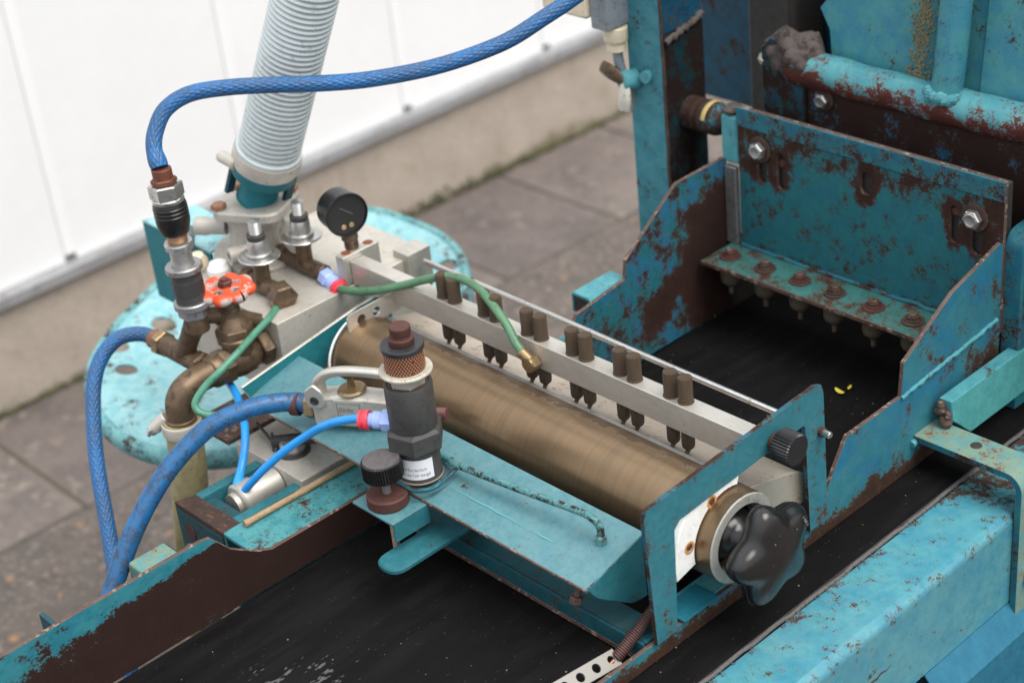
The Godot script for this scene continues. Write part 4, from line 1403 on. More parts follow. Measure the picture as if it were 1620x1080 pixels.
func build_ejector() -> void:
	var e := thing("vacuum_ejector", "grey cast ejector body with side ports, below the corrugated hose", "ejector", Vector3(-0.67, 0.0586, -0.005))
	var b := MB.new()
	var c := Vector3(-0.675, 0.0588, -0.003)
	lathe(b, P([0, 0, 0.046, 0, 0.047, 0.002, 0.047, 0.009, 0.045, 0.011, 0.034, 0.013, 0.029, 0.018, 0.0275, 0.028, 0.0285, 0.045, 0.032, 0.058, 0.034, 0.062, 0, 0.062]), aim(c, Vector3(0.12, 1, 0)), 40)
	part(e, "body", b, M.cast)
	var fo := MB.new()
	prism(fo, fo, rounded(V([-0.722, 0.035, -0.635, 0.035, -0.625, -0.04, -0.722, -0.04]), {0: 0.03, 1: 0.03, 2: 0.03, 3: 0.03}), 0.006, PY(0.059), [], 0.0015)
	part(e, "base_flange", fo, M.cast)
	var fl := MB.new()
	var rot := Transform3D(Basis(Vector3.UP, 0.5), Vector3(-0.662, 0, -0.004))
	var sq := rounded(V([-0.040, -0.036, 0.040, -0.036, 0.040, 0.036, -0.040, 0.036]), {0: 0.02, 1: 0.02, 2: 0.02, 3: 0.02})
	prism(fl, fl, sq, 0.0115, rot * PY(0.1185), [], 0.002)
	part(e, "top_flange", fl, M.cast)
	for q in [Vector3(-0.03, 0.13, 0.026), Vector3(0.031, 0.13, -0.024), Vector3(-0.031, 0.13, -0.026)]:
		var s := MB.new()
		var p: Vector3 = rot * q
		hexa(s, up(p.x, 0.13, p.z), 0.0085, 0.0065)
		part(e, "flange_bolt", s, plain(0.24, 0.12, 0.075, 0.7))
	for pr in [[Vector3(-0.69, 0.1, 0.02), Vector3(-0.78, 0.05, 0.62), 0.034, 0.0092], [Vector3(-0.645, 0.085, 0.02), Vector3(-0.25, 0.02, 0.97), 0.028, 0.0088], [Vector3(-0.63, 0.095, -0.02), Vector3(0.95, 0.0, 0.3), 0.03, 0.013]]:
		var s := MB.new()
		var rr: float = pr[3]
		var ln: float = pr[2]
		lathe(s, P([0, 0, rr, 0, rr, ln * 0.55, rr * 1.12, ln * 0.62, rr * 1.12, ln * 0.97, rr * 1.05, ln, rr * 0.62, ln, rr * 0.58, ln - 0.001, rr * 0.55, ln * 0.5, 0, ln * 0.5]), aim(pr[0], pr[1]), 24)
		part(e, "port", s, M.cast)
	for rb in [-0.6, 1.2, 2.9]:
		var s := MB.new()
		prism(s, s, V([0.024, 0.008, 0.045, 0.008, 0.03, 0.045, 0.024, 0.05]), 0.005, Transform3D(Basis(Vector3.UP, rb), Vector3(-0.672, 0.0588, -0.003)), [], 0.001)
		part(e, "rib", s, M.cast)
	var pg := MB.new()
	lathe(pg, P([0, 0, 0.0105, 0, 0.0115, 0.002, 0.0115, 0.024, 0.0105, 0.026, 0, 0.026]), aim(Vector3(-0.735, 0.0715, 0.052), Vector3(-0.3, 0.5, -0.4)), 20)
	part(e, "rubber_plug", pg, M.box_grey)
	var wc := MB.new()
	lathe(wc, P([0, 0, 0.013, 0, 0.013, 0.006, 0.009, 0.012, 0, 0.014]), up(-0.668, 0.0648, 0.052), 20)
	part(e, "white_cap", wc, M.white_plastic)
	var cc := MB.new()
	lathe(cc, P([0, 0, 0.010, 0, 0.011, 0.006, 0.008, 0.014, 0, 0.016]), aim(Vector3(-0.70, 0.0648, 0.056), Vector3(0.1, 1, 0.2)), 16)
	part(e, "cream_cap", cc, M.cream_plastic)
	# teal hose spigot on two struts
	var d := Vector3(0.41, 0.9, -0.11).normalized()
	var o := Vector3(-0.6345, 0.186, -0.0115)
	var sp := MB.new()
	lathe(sp, P([0, -0.024, 0.0335, -0.024, 0.0345, -0.022, 0.0345, 0.0, 0.02, 0.0]), aim(o, d), 40)
	part(e, "spigot_ring", sp, M.teal_clean_light)
	var ip := MB.new()
	lathe(ip, P([0.0225, -0.060, 0.021, -0.057, 0.0205, -0.024]), aim(o, d), 32)
	lathe(ip, P([0.0, -0.0605, 0.0205, -0.0605, 0.0225, -0.058]), aim(o, d), 32)
	part(e, "inner_pipe", ip, M.teal_clean)
	for s2 in [-1.0, 1.0]:
		var s := MB.new()
		var side: Vector3 = Vector3(0.69, -0.28, -0.66) * float(s2)
		box(s, Transform3D(aim(Vector3.ZERO, d).basis, o - d * 0.040 + side.normalized() * 0.0305), Vector3(0.006, 0.036, 0.010), 0.001)
		part(e, "strut", s, M.teal_dark)
	# corrugated hose and its band clip
	var h := thing("corrugated_hose", "pale grey corrugated suction hose rising from the ejector", "hose", o)
	var hm := MB.new()
	var path := PackedVector3Array()
	var total := 0.62
	var bend := Vector3(-0.035, 0.0, -0.01)
	var n := 1000
	for k in n:
		var t := float(k) / (n - 1)
		path.append(o - d * 0.012 + d * (total * t) + bend * maxf(0.0, t - 0.34) * maxf(0.0, t - 0.34) * 6.0)
	var pitch := 0.0062
	tube(hm, path, func(dist: float, _t: float) -> float:
		if dist < 0.022: return 0.0348
		var ph := fposmod(dist / pitch, 1.0)
		return 0.0302 + 0.0028 * pow(sin(ph * PI), 0.75), 40)
	part(h, "corrugated_wall", hm, M.hose_grey)
	var cl := thing("hose_clip", "worn steel band clip tightened round the corrugated hose end", "hose clip", o)
	var cb := MB.new()
	lathe(cb, P([0.0352, -0.009, 0.0362, -0.009, 0.0364, -0.008, 0.0364, 0.0045, 0.0362, 0.0055, 0.0352, 0.0055]), aim(o, d), 48)
	part(cl, "band", cb, M.alu_dirty)
	var cs := MB.new()
	var ca := Vector3(1.0, -0.06, 0.05).normalized()
	cyl(cs, aim(o + Vector3(-0.026, -0.001, 0.031) - ca * 0.015, ca), 0.0066, 0.030, 18, 0.001)
	lathe(cs, P([0.0062, 0.0, 0.0075, 0.001, 0.0075, 0.003, 0.0062, 0.004]), aim(o + Vector3(-0.026, -0.001, 0.031) + ca * 0.010, ca), 18)
	part(cl, "screw_housing", cs, M.alu_dirty)
	var ch := MB.new()
	cyl(ch, aim(o + Vector3(-0.026, -0.001, 0.031) + ca * 0.0145, ca), 0.003, 0.0012, 14)
	part(cl, "screw_slot", ch, M.dark_metal)

# ---------------------------------------------------------------- valves on and before the block
func needle_valve(called: String, label: String, c: Vector3, x0: float, x1: float) -> Node3D:
	var v := thing(called, label, "needle valve", c, "needle valves on the block")
	var b := MB.new()
	cyl(b, aim(Vector3(x0, c.y, c.z), Vector3.RIGHT), 0.0088, x1 - x0, 22, 0.001)
	lathe(b, P([0.0105, 0, 0.011, 0.001, 0.011, 0.010, 0.0095, 0.012, 0.0088, 0.012]), aim(Vector3(x0, c.y, c.z), Vector3.RIGHT), 22)
	lathe(b, P([0.0095, -0.004, 0.0085, 0.01, 0.0082, 0.034, 0.010, 0.036]), aim(c, Vector3(0.02, 1, -0.02)), 22)
	part(v, "tee_body", b, M.bronze)
	var a := aim(c + Vector3(0.0007, 0.034, -0.0007), Vector3(0.02, 1, -0.02))
	var d := MB.new()
	lathe(d, P([0, -0.0006, 0.0202, -0.0018, 0.0222, -0.0004, 0.0213, 0.0007, 0.0192, 0.0003, 0.0165, 0.0008, 0, 0.0008]), a, 40)
	part(v, "dished_washer", d, M.steel)
	var n := MB.new()
	lathe(n, P([0, 0.0012, 0.0128, 0.0012, 0.0134, 0.0018, 0.0134, 0.0042, 0.0126, 0.005, 0.0104, 0.0052, 0.0104, 0.0175, 0.0096, 0.0190, 0, 0.0190]), a, 36)
	part(v, "lock_nut", n, M.zinc)
	var k := MB.new()
	lathe(k, P([0.0, 0.0195, 0.0096, 0.0195, 0.0098, 0.020, 0.0098, 0.0246, 0.0092, 0.0252, 0, 0.0252]), a, 30)
	part(v, "seal_ring", k, M.black_matt)
	var s := MB.new()
	lathe(s, thread_profile(0.0066, 0.0006, 0.0155, 9), Transform3D(a.basis, a * Vector3(0, 0.0252, 0)), 24)
	part(v, "threaded_stem", s, M.zinc)
	return v

func build_valves() -> void:
	var v1 := needle_valve("needle_valve", "bronze needle valve with zinc stem, its hex elbow facing a green tube", Vector3(-0.601, 0.068, 0.043), -0.632, -0.572)
	var h := MB.new()
	hexa(h, aim(Vector3(-0.574, 0.068, 0.043), Vector3(0.92, 0.0, 0.25)), 0.0142, 0.020, 0.0015)
	part(v1, "hex_elbow", h, M.bronze)
	var ht := MB.new()
	lathe(ht, P([0, 0, 0.007, 0, 0.0062, 0.008, 0.0056, 0.010, 0.0066, 0.011, 0.0056, 0.014, 0, 0.014]), aim(Vector3(-0.564, 0.065, 0.046), Vector3(-0.02, -0.3, 0.8)), 18)
	part(v1, "hose_tail", ht, M.brass)
	var v2 := needle_valve("needle_valve", "bronze needle valve nearest the gauge, with pale blue and red push fitting", Vector3(-0.6, 0.068, -0.012), -0.645, -0.566)
	push_fitting(v2, Vector3(-0.568, 0.066, -0.0115), Vector3(0.9, -0.22, 0.1), 1.0)
	# pressure gauge
	var g := thing("pressure_gauge", "small round black pressure gauge on a brass stem", "gauge", Vector3(-0.548, 0.0925, -0.036))
	var st := MB.new()
	cyl(st, up(-0.549, 0.0925, -0.0385), 0.0075, 0.009, 20)
	hexa(st, up(-0.5495, 0.1012, -0.038), 0.0088, 0.008)
	part(g, "stem", st, M.bronze)
	var ax := Vector3(0.93, 0.02, 0.2)
	var ga := aim(Vector3(-0.5685, 0.1335, -0.0395), ax)
	var gm := MB.new()
	lathe(gm, P([0, 0, 0.0205, 0, 0.0222, 0.0015, 0.0225, 0.004, 0.0225, 0.022, 0.0236, 0.0225, 0.0238, 0.0235, 0.0238, 0.0275, 0.0232, 0.0285, 0.0222, 0.0285, 0.0218, 0.0268]), ga, 48)
	part(g, "case", gm, M.black)
	var fm := MB.new()
	lathe(fm, P([0, 0.0262, 0.0219, 0.0262]), ga, 40)
	part(g, "dial", fm, plain(0.018, 0.018, 0.02, 0.4))
	for q in [-0.0045, 0.0045]:
		var s := MB.new()
		cyl(s, Transform3D(ga.basis, ga * Vector3(0, 0.0263, 0) + Vector3(0, -0.0125, 0) + ax.cross(Vector3.UP).normalized() * (q + 0.001)), 0.0027, 0.001, 14)
		part(g, "dial_screw", s, M.gold)
	var ne := MB.new()
	box(ne, Transform3D(Basis(ax.normalized(), 0.9) * ga.basis, ga * Vector3(0, 0.0268, 0) + Vector3(0, 0.004, 0)), Vector3(0.0009, 0.0004, 0.017), 0.0001)
	part(g, "needle", ne, plain(0.12, 0.12, 0.12, 0.5))

	# gate valve with the red hand wheel, its outlet elbow
	var v := thing("gate_valve", "bronze gate valve with a worn red hand wheel, screwed into the block", "gate valve", Vector3(-0.56, 0.027, 0.112))
	var c := Vector3(-0.56, 0.027, 0.112)
	var zb := Vector3(0, 0, 1)
	var b := MB.new()
	lathe(b, P([0.010, -0.0345, 0.0115, -0.034, 0.0118, -0.020, 0.0155, -0.016, 0.0178, -0.008, 0.0185, 0.0, 0.0178, 0.008, 0.0155, 0.014, 0.0135, 0.018, 0.0135, 0.03, 0.0, 0.03]), aim(c, zb), 36)
	lathe(b, P([0.0172, -0.004, 0.0165, 0.01, 0.0158, 0.022]), aim(c, Vector3.UP), 32)
	var vb := part(v, "body", b, M.bronze)
	var tx := lettering("1/2", 0.011, 0.0006)
	var xb := Basis(Vector3(0, 0, -1), Vector3(0, 1, 0), Vector3(1, 0, 0))
	tx.xf(Transform3D(xb, Vector3(-0.5418, 0.0215, 0.118)))
	part(vb, "cast_mark", tx, M.bronze)
	var hx := MB.new()
	hexa(hx, aim(Vector3(-0.56, 0.027, 0.0785), zb, 0.2), 0.0192, 0.0125)
	part(v, "rear_hex", hx, M.bronze)
	var hf := MB.new()
	hexa(hf, aim(Vector3(-0.56, 0.027, 0.126), zb, 0.3), 0.0188, 0.012)
	part(v, "front_hex", hf, M.bronze)
	var bo := MB.new()
	lathe(bo, P([0.0165, 0, 0.019, 0.001, 0.0192, 0.005, 0.0175, 0.007]), aim(c + Vector3(0, 0.0215, 0), Vector3.UP), 32)
	hexa(bo, aim(c + Vector3(0, 0.028, 0), Vector3.UP, 0.1), 0.0195, 0.010)
	lathe(bo, P([0.0165, 0.0, 0.014, 0.006, 0.0105, 0.011, 0.0098, 0.013, 0.0102, 0.020, 0.0092, 0.0215, 0.0062, 0.022, 0.0, 0.022]), aim(c + Vector3(0, 0.038, 0), Vector3.UP), 32)
	hexa(bo, aim(c + Vector3(0, 0.056, 0), Vector3.UP, 0.4), 0.0108, 0.008)
	part(v, "bonnet", bo, M.bronze)
	var w := MB.new()
	var wc := c + Vector3(0, 0.0785, 0)
	var rp := PackedVector3Array()
	var nn := 91
	for k in nn:
		var a := TAU * k / (nn - 1)
		var rr := 0.0212 + 0.0014 * cos(a * 8.0)
		rp.append(wc + Vector3(cos(a) * rr, 0.0, sin(a) * rr))
	tube(w, rp, func(_d: float, t: float) -> float: return 0.0066 + 0.0010 * cos(t * TAU * 8.0), 16, false, func(_t: float) -> Vector2: return Vector2(0.85, 1.0))
	var wheel := part(v, "hand_wheel", w, M.wheel_red)
	for k in 4:
		var s := MB.new()
		var a := k * TAU / 4 + 0.5
		var q := Vector3(cos(a), 0, sin(a))
		tube(s, spline([wc + q * 0.005 + Vector3(0, 0.003, 0), wc + q * 0.012 + Vector3(0, 0.0015, 0), wc + q * 0.021], 5), 0.0040, 10, true, func(_t: float) -> Vector2: return Vector2(0.7, 1.2))
		part(wheel, "spoke", s, M.wheel_red)
	var hb := MB.new()
	lathe(hb, P([0, -0.006, 0.0085, -0.006, 0.009, 0.002, 0.008, 0.0045, 0, 0.0045]), aim(wc, Vector3.UP), 24)
	part(wheel, "hub", hb, M.wheel_red)
	var nu := MB.new()
	hexa(nu, aim(wc + Vector3(0, 0.0046, 0), Vector3.UP, 0.3), 0.0075, 0.0065)
	cyl(nu, aim(wc + Vector3(0, 0.011, 0), Vector3.UP), 0.0042, 0.0025, 14)
	part(v, "wheel_nut", nu, plain(0.10, 0.03, 0.025, 0.6))
	var e := thing("pipe_elbow", "brown bronze pipe elbow turning down from the red-wheeled valve", "pipe elbow", Vector3(-0.56, 0.02, 0.18))
	var em := MB.new()
	var ep := [Vector3(-0.56, 0.027, 0.137), Vector3(-0.56, 0.027, 0.160), Vector3(-0.56, 0.0265, 0.170), Vector3(-0.56, 0.0225, 0.1815), Vector3(-0.561, 0.014, 0.1885), Vector3(-0.561, 0.004, 0.1905), Vector3(-0.5615, -0.012, 0.191)]
	tube(em, spline(ep, 8), 0.0142, 28)
	lathe(em, P([0.0142, -0.003, 0.0165, -0.002, 0.0172, 0.001, 0.0172, 0.009, 0.0162, 0.011, 0.0142, 0.012]), aim(Vector3(-0.56, 0.027, 0.138), zb), 30)
	lathe(em, P([0.0142, -0.002, 0.0158, -0.001, 0.0160, 0.003, 0.0142, 0.004]), aim(Vector3(-0.5615, -0.006, 0.191), Vector3.DOWN), 30)
	part(e, "elbow", em, M.bronze)
	# flat tan hose clipped on below
	var th := thing("tan_hose", "yellowish tan flat hose hanging from the bronze pipe elbow", "hose", Vector3(-0.5615, -0.02, 0.191))
	var hm := MB.new()
	tube(hm, spline([Vector3(-0.5615, -0.008, 0.191), Vector3(-0.5625, -0.04, 0.192), Vector3(-0.568, -0.09, 0.195), Vector3(-0.578, -0.15, 0.199), Vector3(-0.583, -0.22, 0.203), Vector3(-0.585, -0.36, 0.21)], 10), 0.0185, 28, true,
		func(t: float) -> Vector2: return Vector2(lerpf(1.0, 0.28, smoothstep(0.05, 0.5, t)), lerpf(1.0, 1.15, smoothstep(0.05, 0.3, t))))
	part(th, "hose_wall", hm, M.hose_tan)
	var tc := thing("pipe_clip", "grey worm drive clip round the top of the tan hose", "hose clip", Vector3(-0.5615, -0.014, 0.191))
	var cb := MB.new()
	lathe(cb, P([0.0188, 0.0, 0.0202, 0.0005, 0.0206, 0.002, 0.0206, 0.0115, 0.0200, 0.0135, 0.0188, 0.014]), aim(Vector3(-0.5618, -0.022, 0.1915), Vector3.UP), 36)
	part(tc, "band", cb, M.alu_dirty)
	var wx := Vector3(0.4, 0.5, -0.45).normalized()
	var w0 := Vector3(-0.5805, -0.0135, 0.209)
	var sc := MB.new()
	cyl(sc, aim(w0 - wx * 0.004, wx), 0.0068, 0.019, 16, 0.001)
	part(tc, "screw_housing", sc, M.alu_dirty)
	var sh := MB.new()
	hexa(sh, aim(w0 - wx * 0.0045, -wx), 0.0058, 0.006)
	cyl(sh, aim(w0 - wx * 0.0105, -wx), 0.003, 0.004, 12)
	part(tc, "screw", sh, M.zinc)
	# tee before the coupling
	var t := thing("pipe_tee", "brown bronze tee linking the left blue hose to the gate valve", "pipe tee", Vector3(-0.62, 0.028, 0.146))
	var tm := MB.new()
	cyl(tm, aim(Vector3(-0.648, 0.0285, 0.146), Vector3.RIGHT), 0.0108, 0.074, 24, 0.001)
	tube(tm, spline([Vector3(-0.61, 0.03, 0.146), Vector3(-0.598, 0.046, 0.146), Vector3(-0.585, 0.064, 0.146), Vector3(-0.574, 0.078, 0.146)], 6), func(_d: float, q: float) -> float: return 0.0118 - 0.0015 * sin(q * PI), 22)
	part(t, "body", tm, M.bronze)
	for nx in [-0.654, -0.584]:
		var m := MB.new()
		hexa(m, aim(Vector3(nx, 0.0285, 0.146), Vector3.RIGHT, 0.3), 0.0142, 0.0095)
		part(t, "hex_nut", m, M.brass if nx < -0.6 else M.bronze)
	var cr := MB.new()
	lathe(cr, P([0.0095, 0, 0.0105, 0.001, 0.0105, 0.010, 0.0095, 0.011]), aim(Vector3(-0.667, 0.0283, 0.146), Vector3.RIGHT), 22)
	part(t, "crimp_band", cr, mottle(121, Vector3(0.28, 0.14, 0.09), Vector3(0.2, 0.1, 0.07), Vector3(0.12, 0.06, 0.04), {"metal": 0.5, "r0": 0.45, "r1": 0.6, "w": 64, "h": 64}))
	var br := MB.new()
	tube(br, spline([Vector3(-0.571, 0.085, 0.142), Vector3(-0.568, 0.078, 0.12), Vector3(-0.567, 0.066, 0.10), Vector3(-0.566, 0.05, 0.076)], 6), 0.0085, 20)
	lathe(br, P([0.0085, 0, 0.0112, 0.001, 0.0112, 0.004, 0.0085, 0.005]), aim(Vector3(-0.5685, 0.079, 0.123), Vector3(0.1, -0.3, -0.9)), 22)
	part(t, "branch", br, M.bronze)
	# quick coupling column
	var q := thing("quick_coupling", "upright steel and black quick coupling between bronze tee and upper blue hose", "hose coupling", Vector3(-0.572, 0.078, 0.146))
	var axis := Vector3(-0.03, 1, 0.0)
	var Q := func(y: float) -> Transform3D: return aim(Vector3(-0.5705 - (y - 0.078) * 0.03, y, 0.146), axis)
	var s := MB.new()
	lathe(s, P([0, 0, 0.0118, 0, 0.0122, 0.002, 0.0122, 0.0145, 0.0115, 0.0165]), Q.call(0.072), 26)
	part(q, "socket", s, M.bronze)
	s = MB.new()
	hexa(s, Q.call(0.0885), 0.0158, 0.0105)
	part(q, "lower_hex", s, M.grey_steel)
	s = MB.new()
	lathe(s, P([0.012, 0, 0.0172, 0, 0.0184, 0.001, 0.0184, 0.0062, 0.0174, 0.0072, 0.0148, 0.0074, 0.0148, 0.0092]), Q.call(0.099), 40)
	part(q, "collar", s, M.grey_steel)
	s = MB.new()
	lathe(s, P([0.0148, 0, 0.0148, 0.0046, 0.0172, 0.005, 0.0184, 0.006, 0.0184, 0.0108, 0.0174, 0.012, 0.0115, 0.012]), Q.call(0.1335), 40)
	part(q, "collar", s, M.grey_steel)
	s = MB.new()
	lathe(s, P([0.0148, 0, 0.0156, 0.0006, 0.0156, 0.0146, 0.0148, 0.0152]), Q.call(0.115), 40)
	part(q, "knurled_grip", s, M.knurl_grey)
	s = MB.new()
	lathe(s, P([0.0150, 0.0, 0.0150, 0.0090]), Q.call(0.1062), 40)
	lathe(s, P([0.0150, 0.0, 0.0150, 0.0075]), Q.call(0.13), 40)
	part(q, "dark_band", s, M.black_matt)
	s = MB.new()
	lathe(s, P([0.0112, 0, 0.0108, 0.006, 0.0105, 0.0165]), Q.call(0.1455), 30)
	hexa(s, Q.call(0.1605), 0.0136, 0.007)
	lathe(s, P([0.0136, 0, 0.0142, 0.001, 0.0136, 0.003, 0.0100, 0.0035]), Q.call(0.1672), 30)
	part(q, "nipple", s, M.zinc)
	s = MB.new()
	lathe(s, thread_profile(0.0102, 0.0006, 0.011, 5), Q.call(0.1705), 26)
	part(q, "thread", s, mottle(122, Vector3(0.34, 0.2, 0.12), Vector3(0.24, 0.13, 0.08), Vector3(0.2, 0.17, 0.13), {"metal": 0.7, "r0": 0.35, "r1": 0.5, "w": 64, "h": 64, "tri": 0.05}))
	s = MB.new()
	lathe(s, P([0, 0, 0.0125, 0.0, 0.0135, 0.001, 0.0158, 0.009, 0.0168, 0.013, 0.0168, 0.0205, 0.0162, 0.0212, 0.0168, 0.0219, 0.0168, 0.0245, 0.0162, 0.0252, 0.0168, 0.0259, 0.0168, 0.0285, 0.0162, 0.0292, 0.0165, 0.0299, 0.0155, 0.034, 0.0135, 0.035, 0, 0.035]), Q.call(0.1795), 40)
	part(q, "black_grip", s, M.black)
	s = MB.new()
	lathe(s, P([0.0, 0, 0.0152, 0, 0.0155, 0.001, 0.0155, 0.004, 0.0148, 0.005, 0, 0.005]), Q.call(0.2125), 36)
	hexa(s, Q.call(0.2172), 0.0168, 0.0145)
	part(q, "upper_hex", s, M.steel)
	s = MB.new()
	hexa(s, Q.call(0.2318), 0.0128, 0.0055)
	cyl(s, Q.call(0.2368), 0.0098, 0.0105, 20, 0.0006)
	part(q, "hose_tail", s, mottle(123, Vector3(0.17, 0.06, 0.035), Vector3(0.11, 0.04, 0.028), Vector3(0.28, 0.16, 0.1), {"metal": 0.3, "r0": 0.45, "r1": 0.65, "w": 96, "h": 96, "tri": 0.05}))

func push_fitting(root: Node3D, at: Vector3, dir: Vector3, k: float) -> void:
	var b := MB.new()
	hexa(b, aim(at, dir, 0.2), 0.0098 * k, 0.012 * k)
	lathe(b, P([0.0, 0.0, 0.0078 * k, 0, 0.0080 * k, 0.001, 0.0080 * k, 0.007 * k, 0.0065 * k, 0.008 * k, 0.0062 * k, 0.014 * k]), aim(at + dir.normalized() * 0.012 * k, dir), 24)
	part(root, "push_body", b, M.fitting_blue)
	var r := MB.new()
	lathe(r, P([0.0058 * k, 0, 0.0088 * k, 0, 0.0092 * k, 0.0008, 0.0092 * k, 0.0036 * k, 0.0088 * k, 0.0042 * k, 0.0078 * k, 0.0044 * k, 0.0078 * k, 0.0062 * k, 0.0086 * k, 0.0066 * k, 0.0086 * k, 0.009 * k, 0.0056 * k, 0.0092 * k]), aim(at + dir.normalized() * 0.0232 * k, dir), 28)
	part(root, "release_ring", r, M.fitting_red)

func lettering(text: String, size: float, deep: float) -> MB:
	var t := TextMesh.new()
	var f := SystemFont.new()
	f.font_names = PackedStringArray(["Droid Sans"])
	t.font = f
	t.text = text
	t.font_size = 32
	t.pixel_size = size / 32.0
	t.depth = deep
	t.horizontal_alignment = HORIZONTAL_ALIGNMENT_LEFT
	var m := MB.new()
	for s in t.get_surface_count():
		var a := t.surface_get_arrays(s)
		var o := m.v.size()
		m.v.append_array(a[Mesh.ARRAY_VERTEX])
		m.n.append_array(a[Mesh.ARRAY_NORMAL])
		var nv: int = a[Mesh.ARRAY_VERTEX].size()
		for k in nv: m.t.append(Vector2.ZERO)
		if a[Mesh.ARRAY_INDEX] != null:
			for k in a[Mesh.ARRAY_INDEX]: m.i.append(k + o)
		else:
			for k in nv: m.i.append(k + o)
	return m

# ---------------------------------------------------------------- filter and blow gun
func build_filter_and_gun() -> void:
	var c := Vector3(-0.2595, 0.0245, 0.129)
	var f := thing("air_filter", "black upright air filter with perforated brown cartridge and white label", "air filter", c)
	var A := func(y: float) -> Transform3D: return up(c.x, y, c.z)
	var b := MB.new()
	lathe(b, P([0, 0, 0.0198, 0, 0.0203, 0.001, 0.0198, 0.0022, 0.0198, 0.029, 0.0193, 0.0305, 0.0193, 0.033]), A.call(0.0246), 48)
	part(f, "lower_body", b, M.black_matt)
	var ring := MB.new()
	lathe(ring, P([0.0205, 0, 0.0213, 0.0006, 0.0208, 0.0014, 0.0199, 0.0016]), A.call(0.0243), 48)
	part(f, "foot_seal", ring, plain(0.22, 0.17, 0.14, 0.8))
	var h := MB.new()
	hexa(h, aim(Vector3(c.x, 0.0545, c.z), Vector3.UP, 0.28), 0.0268, 0.022, 0.003)
	part(f, "hex_collar", h, M.black_matt)
	var u := MB.new()
	lathe(u, P([0.0212, 0, 0.0216, 0.001, 0.0216, 0.043, 0.0208, 0.0448, 0.0190, 0.0448, 0.0180, 0.043, 0, 0.043]), A.call(0.0765), 48)
	part(f, "upper_body", u, M.black_matt)
	var rw := MB.new()
	lathe(rw, P([0.0, 0, 0.0185, 0.0]), A.call(0.1200), 40)
	part(f, "rusty_rim", rw, plain(0.09, 0.055, 0.035, 0.7))
	var n := MB.new()
	hexa(n, aim(Vector3(c.x, 0.1195, c.z), Vector3.UP, 0.5), 0.0168, 0.0122, 0.0012)
	part(f, "hex_nut", n, M.cast)
	var fl := MB.new()
	lathe(fl, P([0, 0, 0.0228, 0.0, 0.0238, 0.0008, 0.0238, 0.0022, 0.0226, 0.0032, 0.0195, 0.0034, 0, 0.0034]), A.call(0.1316), 52)
	part(f, "flange", fl, mottle(124, Vector3(0.5, 0.46, 0.39), Vector3(0.42, 0.38, 0.31), Vector3(0.3, 0.24, 0.17), {"r0": 0.5, "r1": 0.65, "metal": 0.2, "w": 128, "h": 128, "tri": 0.06}))
	var p := MB.new()
	cyl(p, A.call(0.135), 0.0180, 0.0195, 48, 0.0004)
	var pc := part(f, "cartridge", p, mottle(125, Vector3(0.095, 0.032, 0.018), Vector3(0.07, 0.024, 0.014), Vector3(0.15, 0.07, 0.04), {"r0": 0.4, "r1": 0.55, "w": 128, "h": 128, "tri": 0.05}))
	var dm := MB.new()
	for row in 8:
		for k in 40:
			var a := TAU * (k + 0.5 * (row % 2)) / 40
			var y := 0.1367 + row * 0.00225
			var wet := rng.randf()
			if wet < 0.06: continue
			lathe(dm, P([0.00088, -0.0002, 0.00078, 0.00022, 0.0004, 0.0004, 0, 0.00044]), aim(Vector3(c.x + cos(a) * 0.018, y, c.z + sin(a) * 0.018), Vector3(cos(a), 0, sin(a))), 7)
	var dots := part(pc, "perforations", dm, M.zinc_dot)
	dots.set_meta("kind", "stuff")
	var cap := MB.new()
	lathe(cap, P([0.0178, 0, 0.0188, 0.0004, 0.0192, 0.001, 0.0192, 0.0045, 0.0186, 0.0055, 0, 0.0058]), A.call(0.1538), 48)
	part(f, "cap", cap, M.wet_black)
	var k1 := MB.new()
	lathe(k1, P([0, 0, 0.0108, 0, 0.0112, 0.0008, 0.0112, 0.0056, 0.0104, 0.0064, 0.0088, 0.0066, 0.0084, 0.0092, 0.0092, 0.0096, 0.0094, 0.0106, 0.0094, 0.0162, 0.0088, 0.0170, 0, 0.0172]), A.call(0.1596), 36)
	part(f, "brown_knob", k1, M.rust_red)
	# label wrapped on the lower body
	var lb := MB.new()
	var a0 := 0.02
	var a1 := 2.05
	var R := 0.02005
	for s in 33:
		var a := lerpf(a0, a1, s / 32.0)
		lb.add(Vector3(c.x + cos(a) * R, 0.0295, c.z + sin(a) * R), Vector3(cos(a), 0, sin(a)), Vector2(s / 32.0, 0))
		lb.add(Vector3(c.x + cos(a) * R, 0.0500, c.z + sin(a) * R), Vector3(cos(a), 0, sin(a)), Vector2(s / 32.0, 1))
	for s in 32: lb.quad(s * 2, s * 2 + 1, s * 2 + 3, s * 2 + 2)
	var lp := part(f, "label", lb, M.label)
	var lines := [["Filter unter Druck", 0.0455, 1.40], ["Oelnebelfilter ist erforderlich", 0.0400, 0.36], ["Traitement de l'air exig\u00e9", 0.0345, 0.20]]
	for l in lines:
		var tm := lettering(l[0], 0.0040, 0.0)
		# text runs towards smaller angles; its right end sits at angle l[2]
		var wmax := 0.0
		for q in tm.v: wmax = maxf(wmax, q.x)
		for q in tm.v.size():
			var v := tm.v[q]
			var a: float = l[2] + (wmax - v.x) / 0.0202
			tm.v[q] = Vector3(c.x + cos(a) * 0.02012, l[1] + v.y, c.z + sin(a) * 0.02012)
			tm.n[q] = Vector3(cos(a), 0, sin(a))
		part(lp, "print", tm, M.ink)
	push_fitting(f, Vector3(-0.2735, 0.0795, 0.139), Vector3(-0.78, 0.0, 0.56), 1.0)
	# blow gun
	var g0 := Vector3(-0.4104, 0.042, 0.1335)
	var gx := Vector3(0.0854, 0.004, -0.0456).normalized()
	var gz := gx.cross(Vector3.UP).normalized()
	var gy := gz.cross(gx)
	var G := Transform3D(Basis(gx, gy, gz), g0)
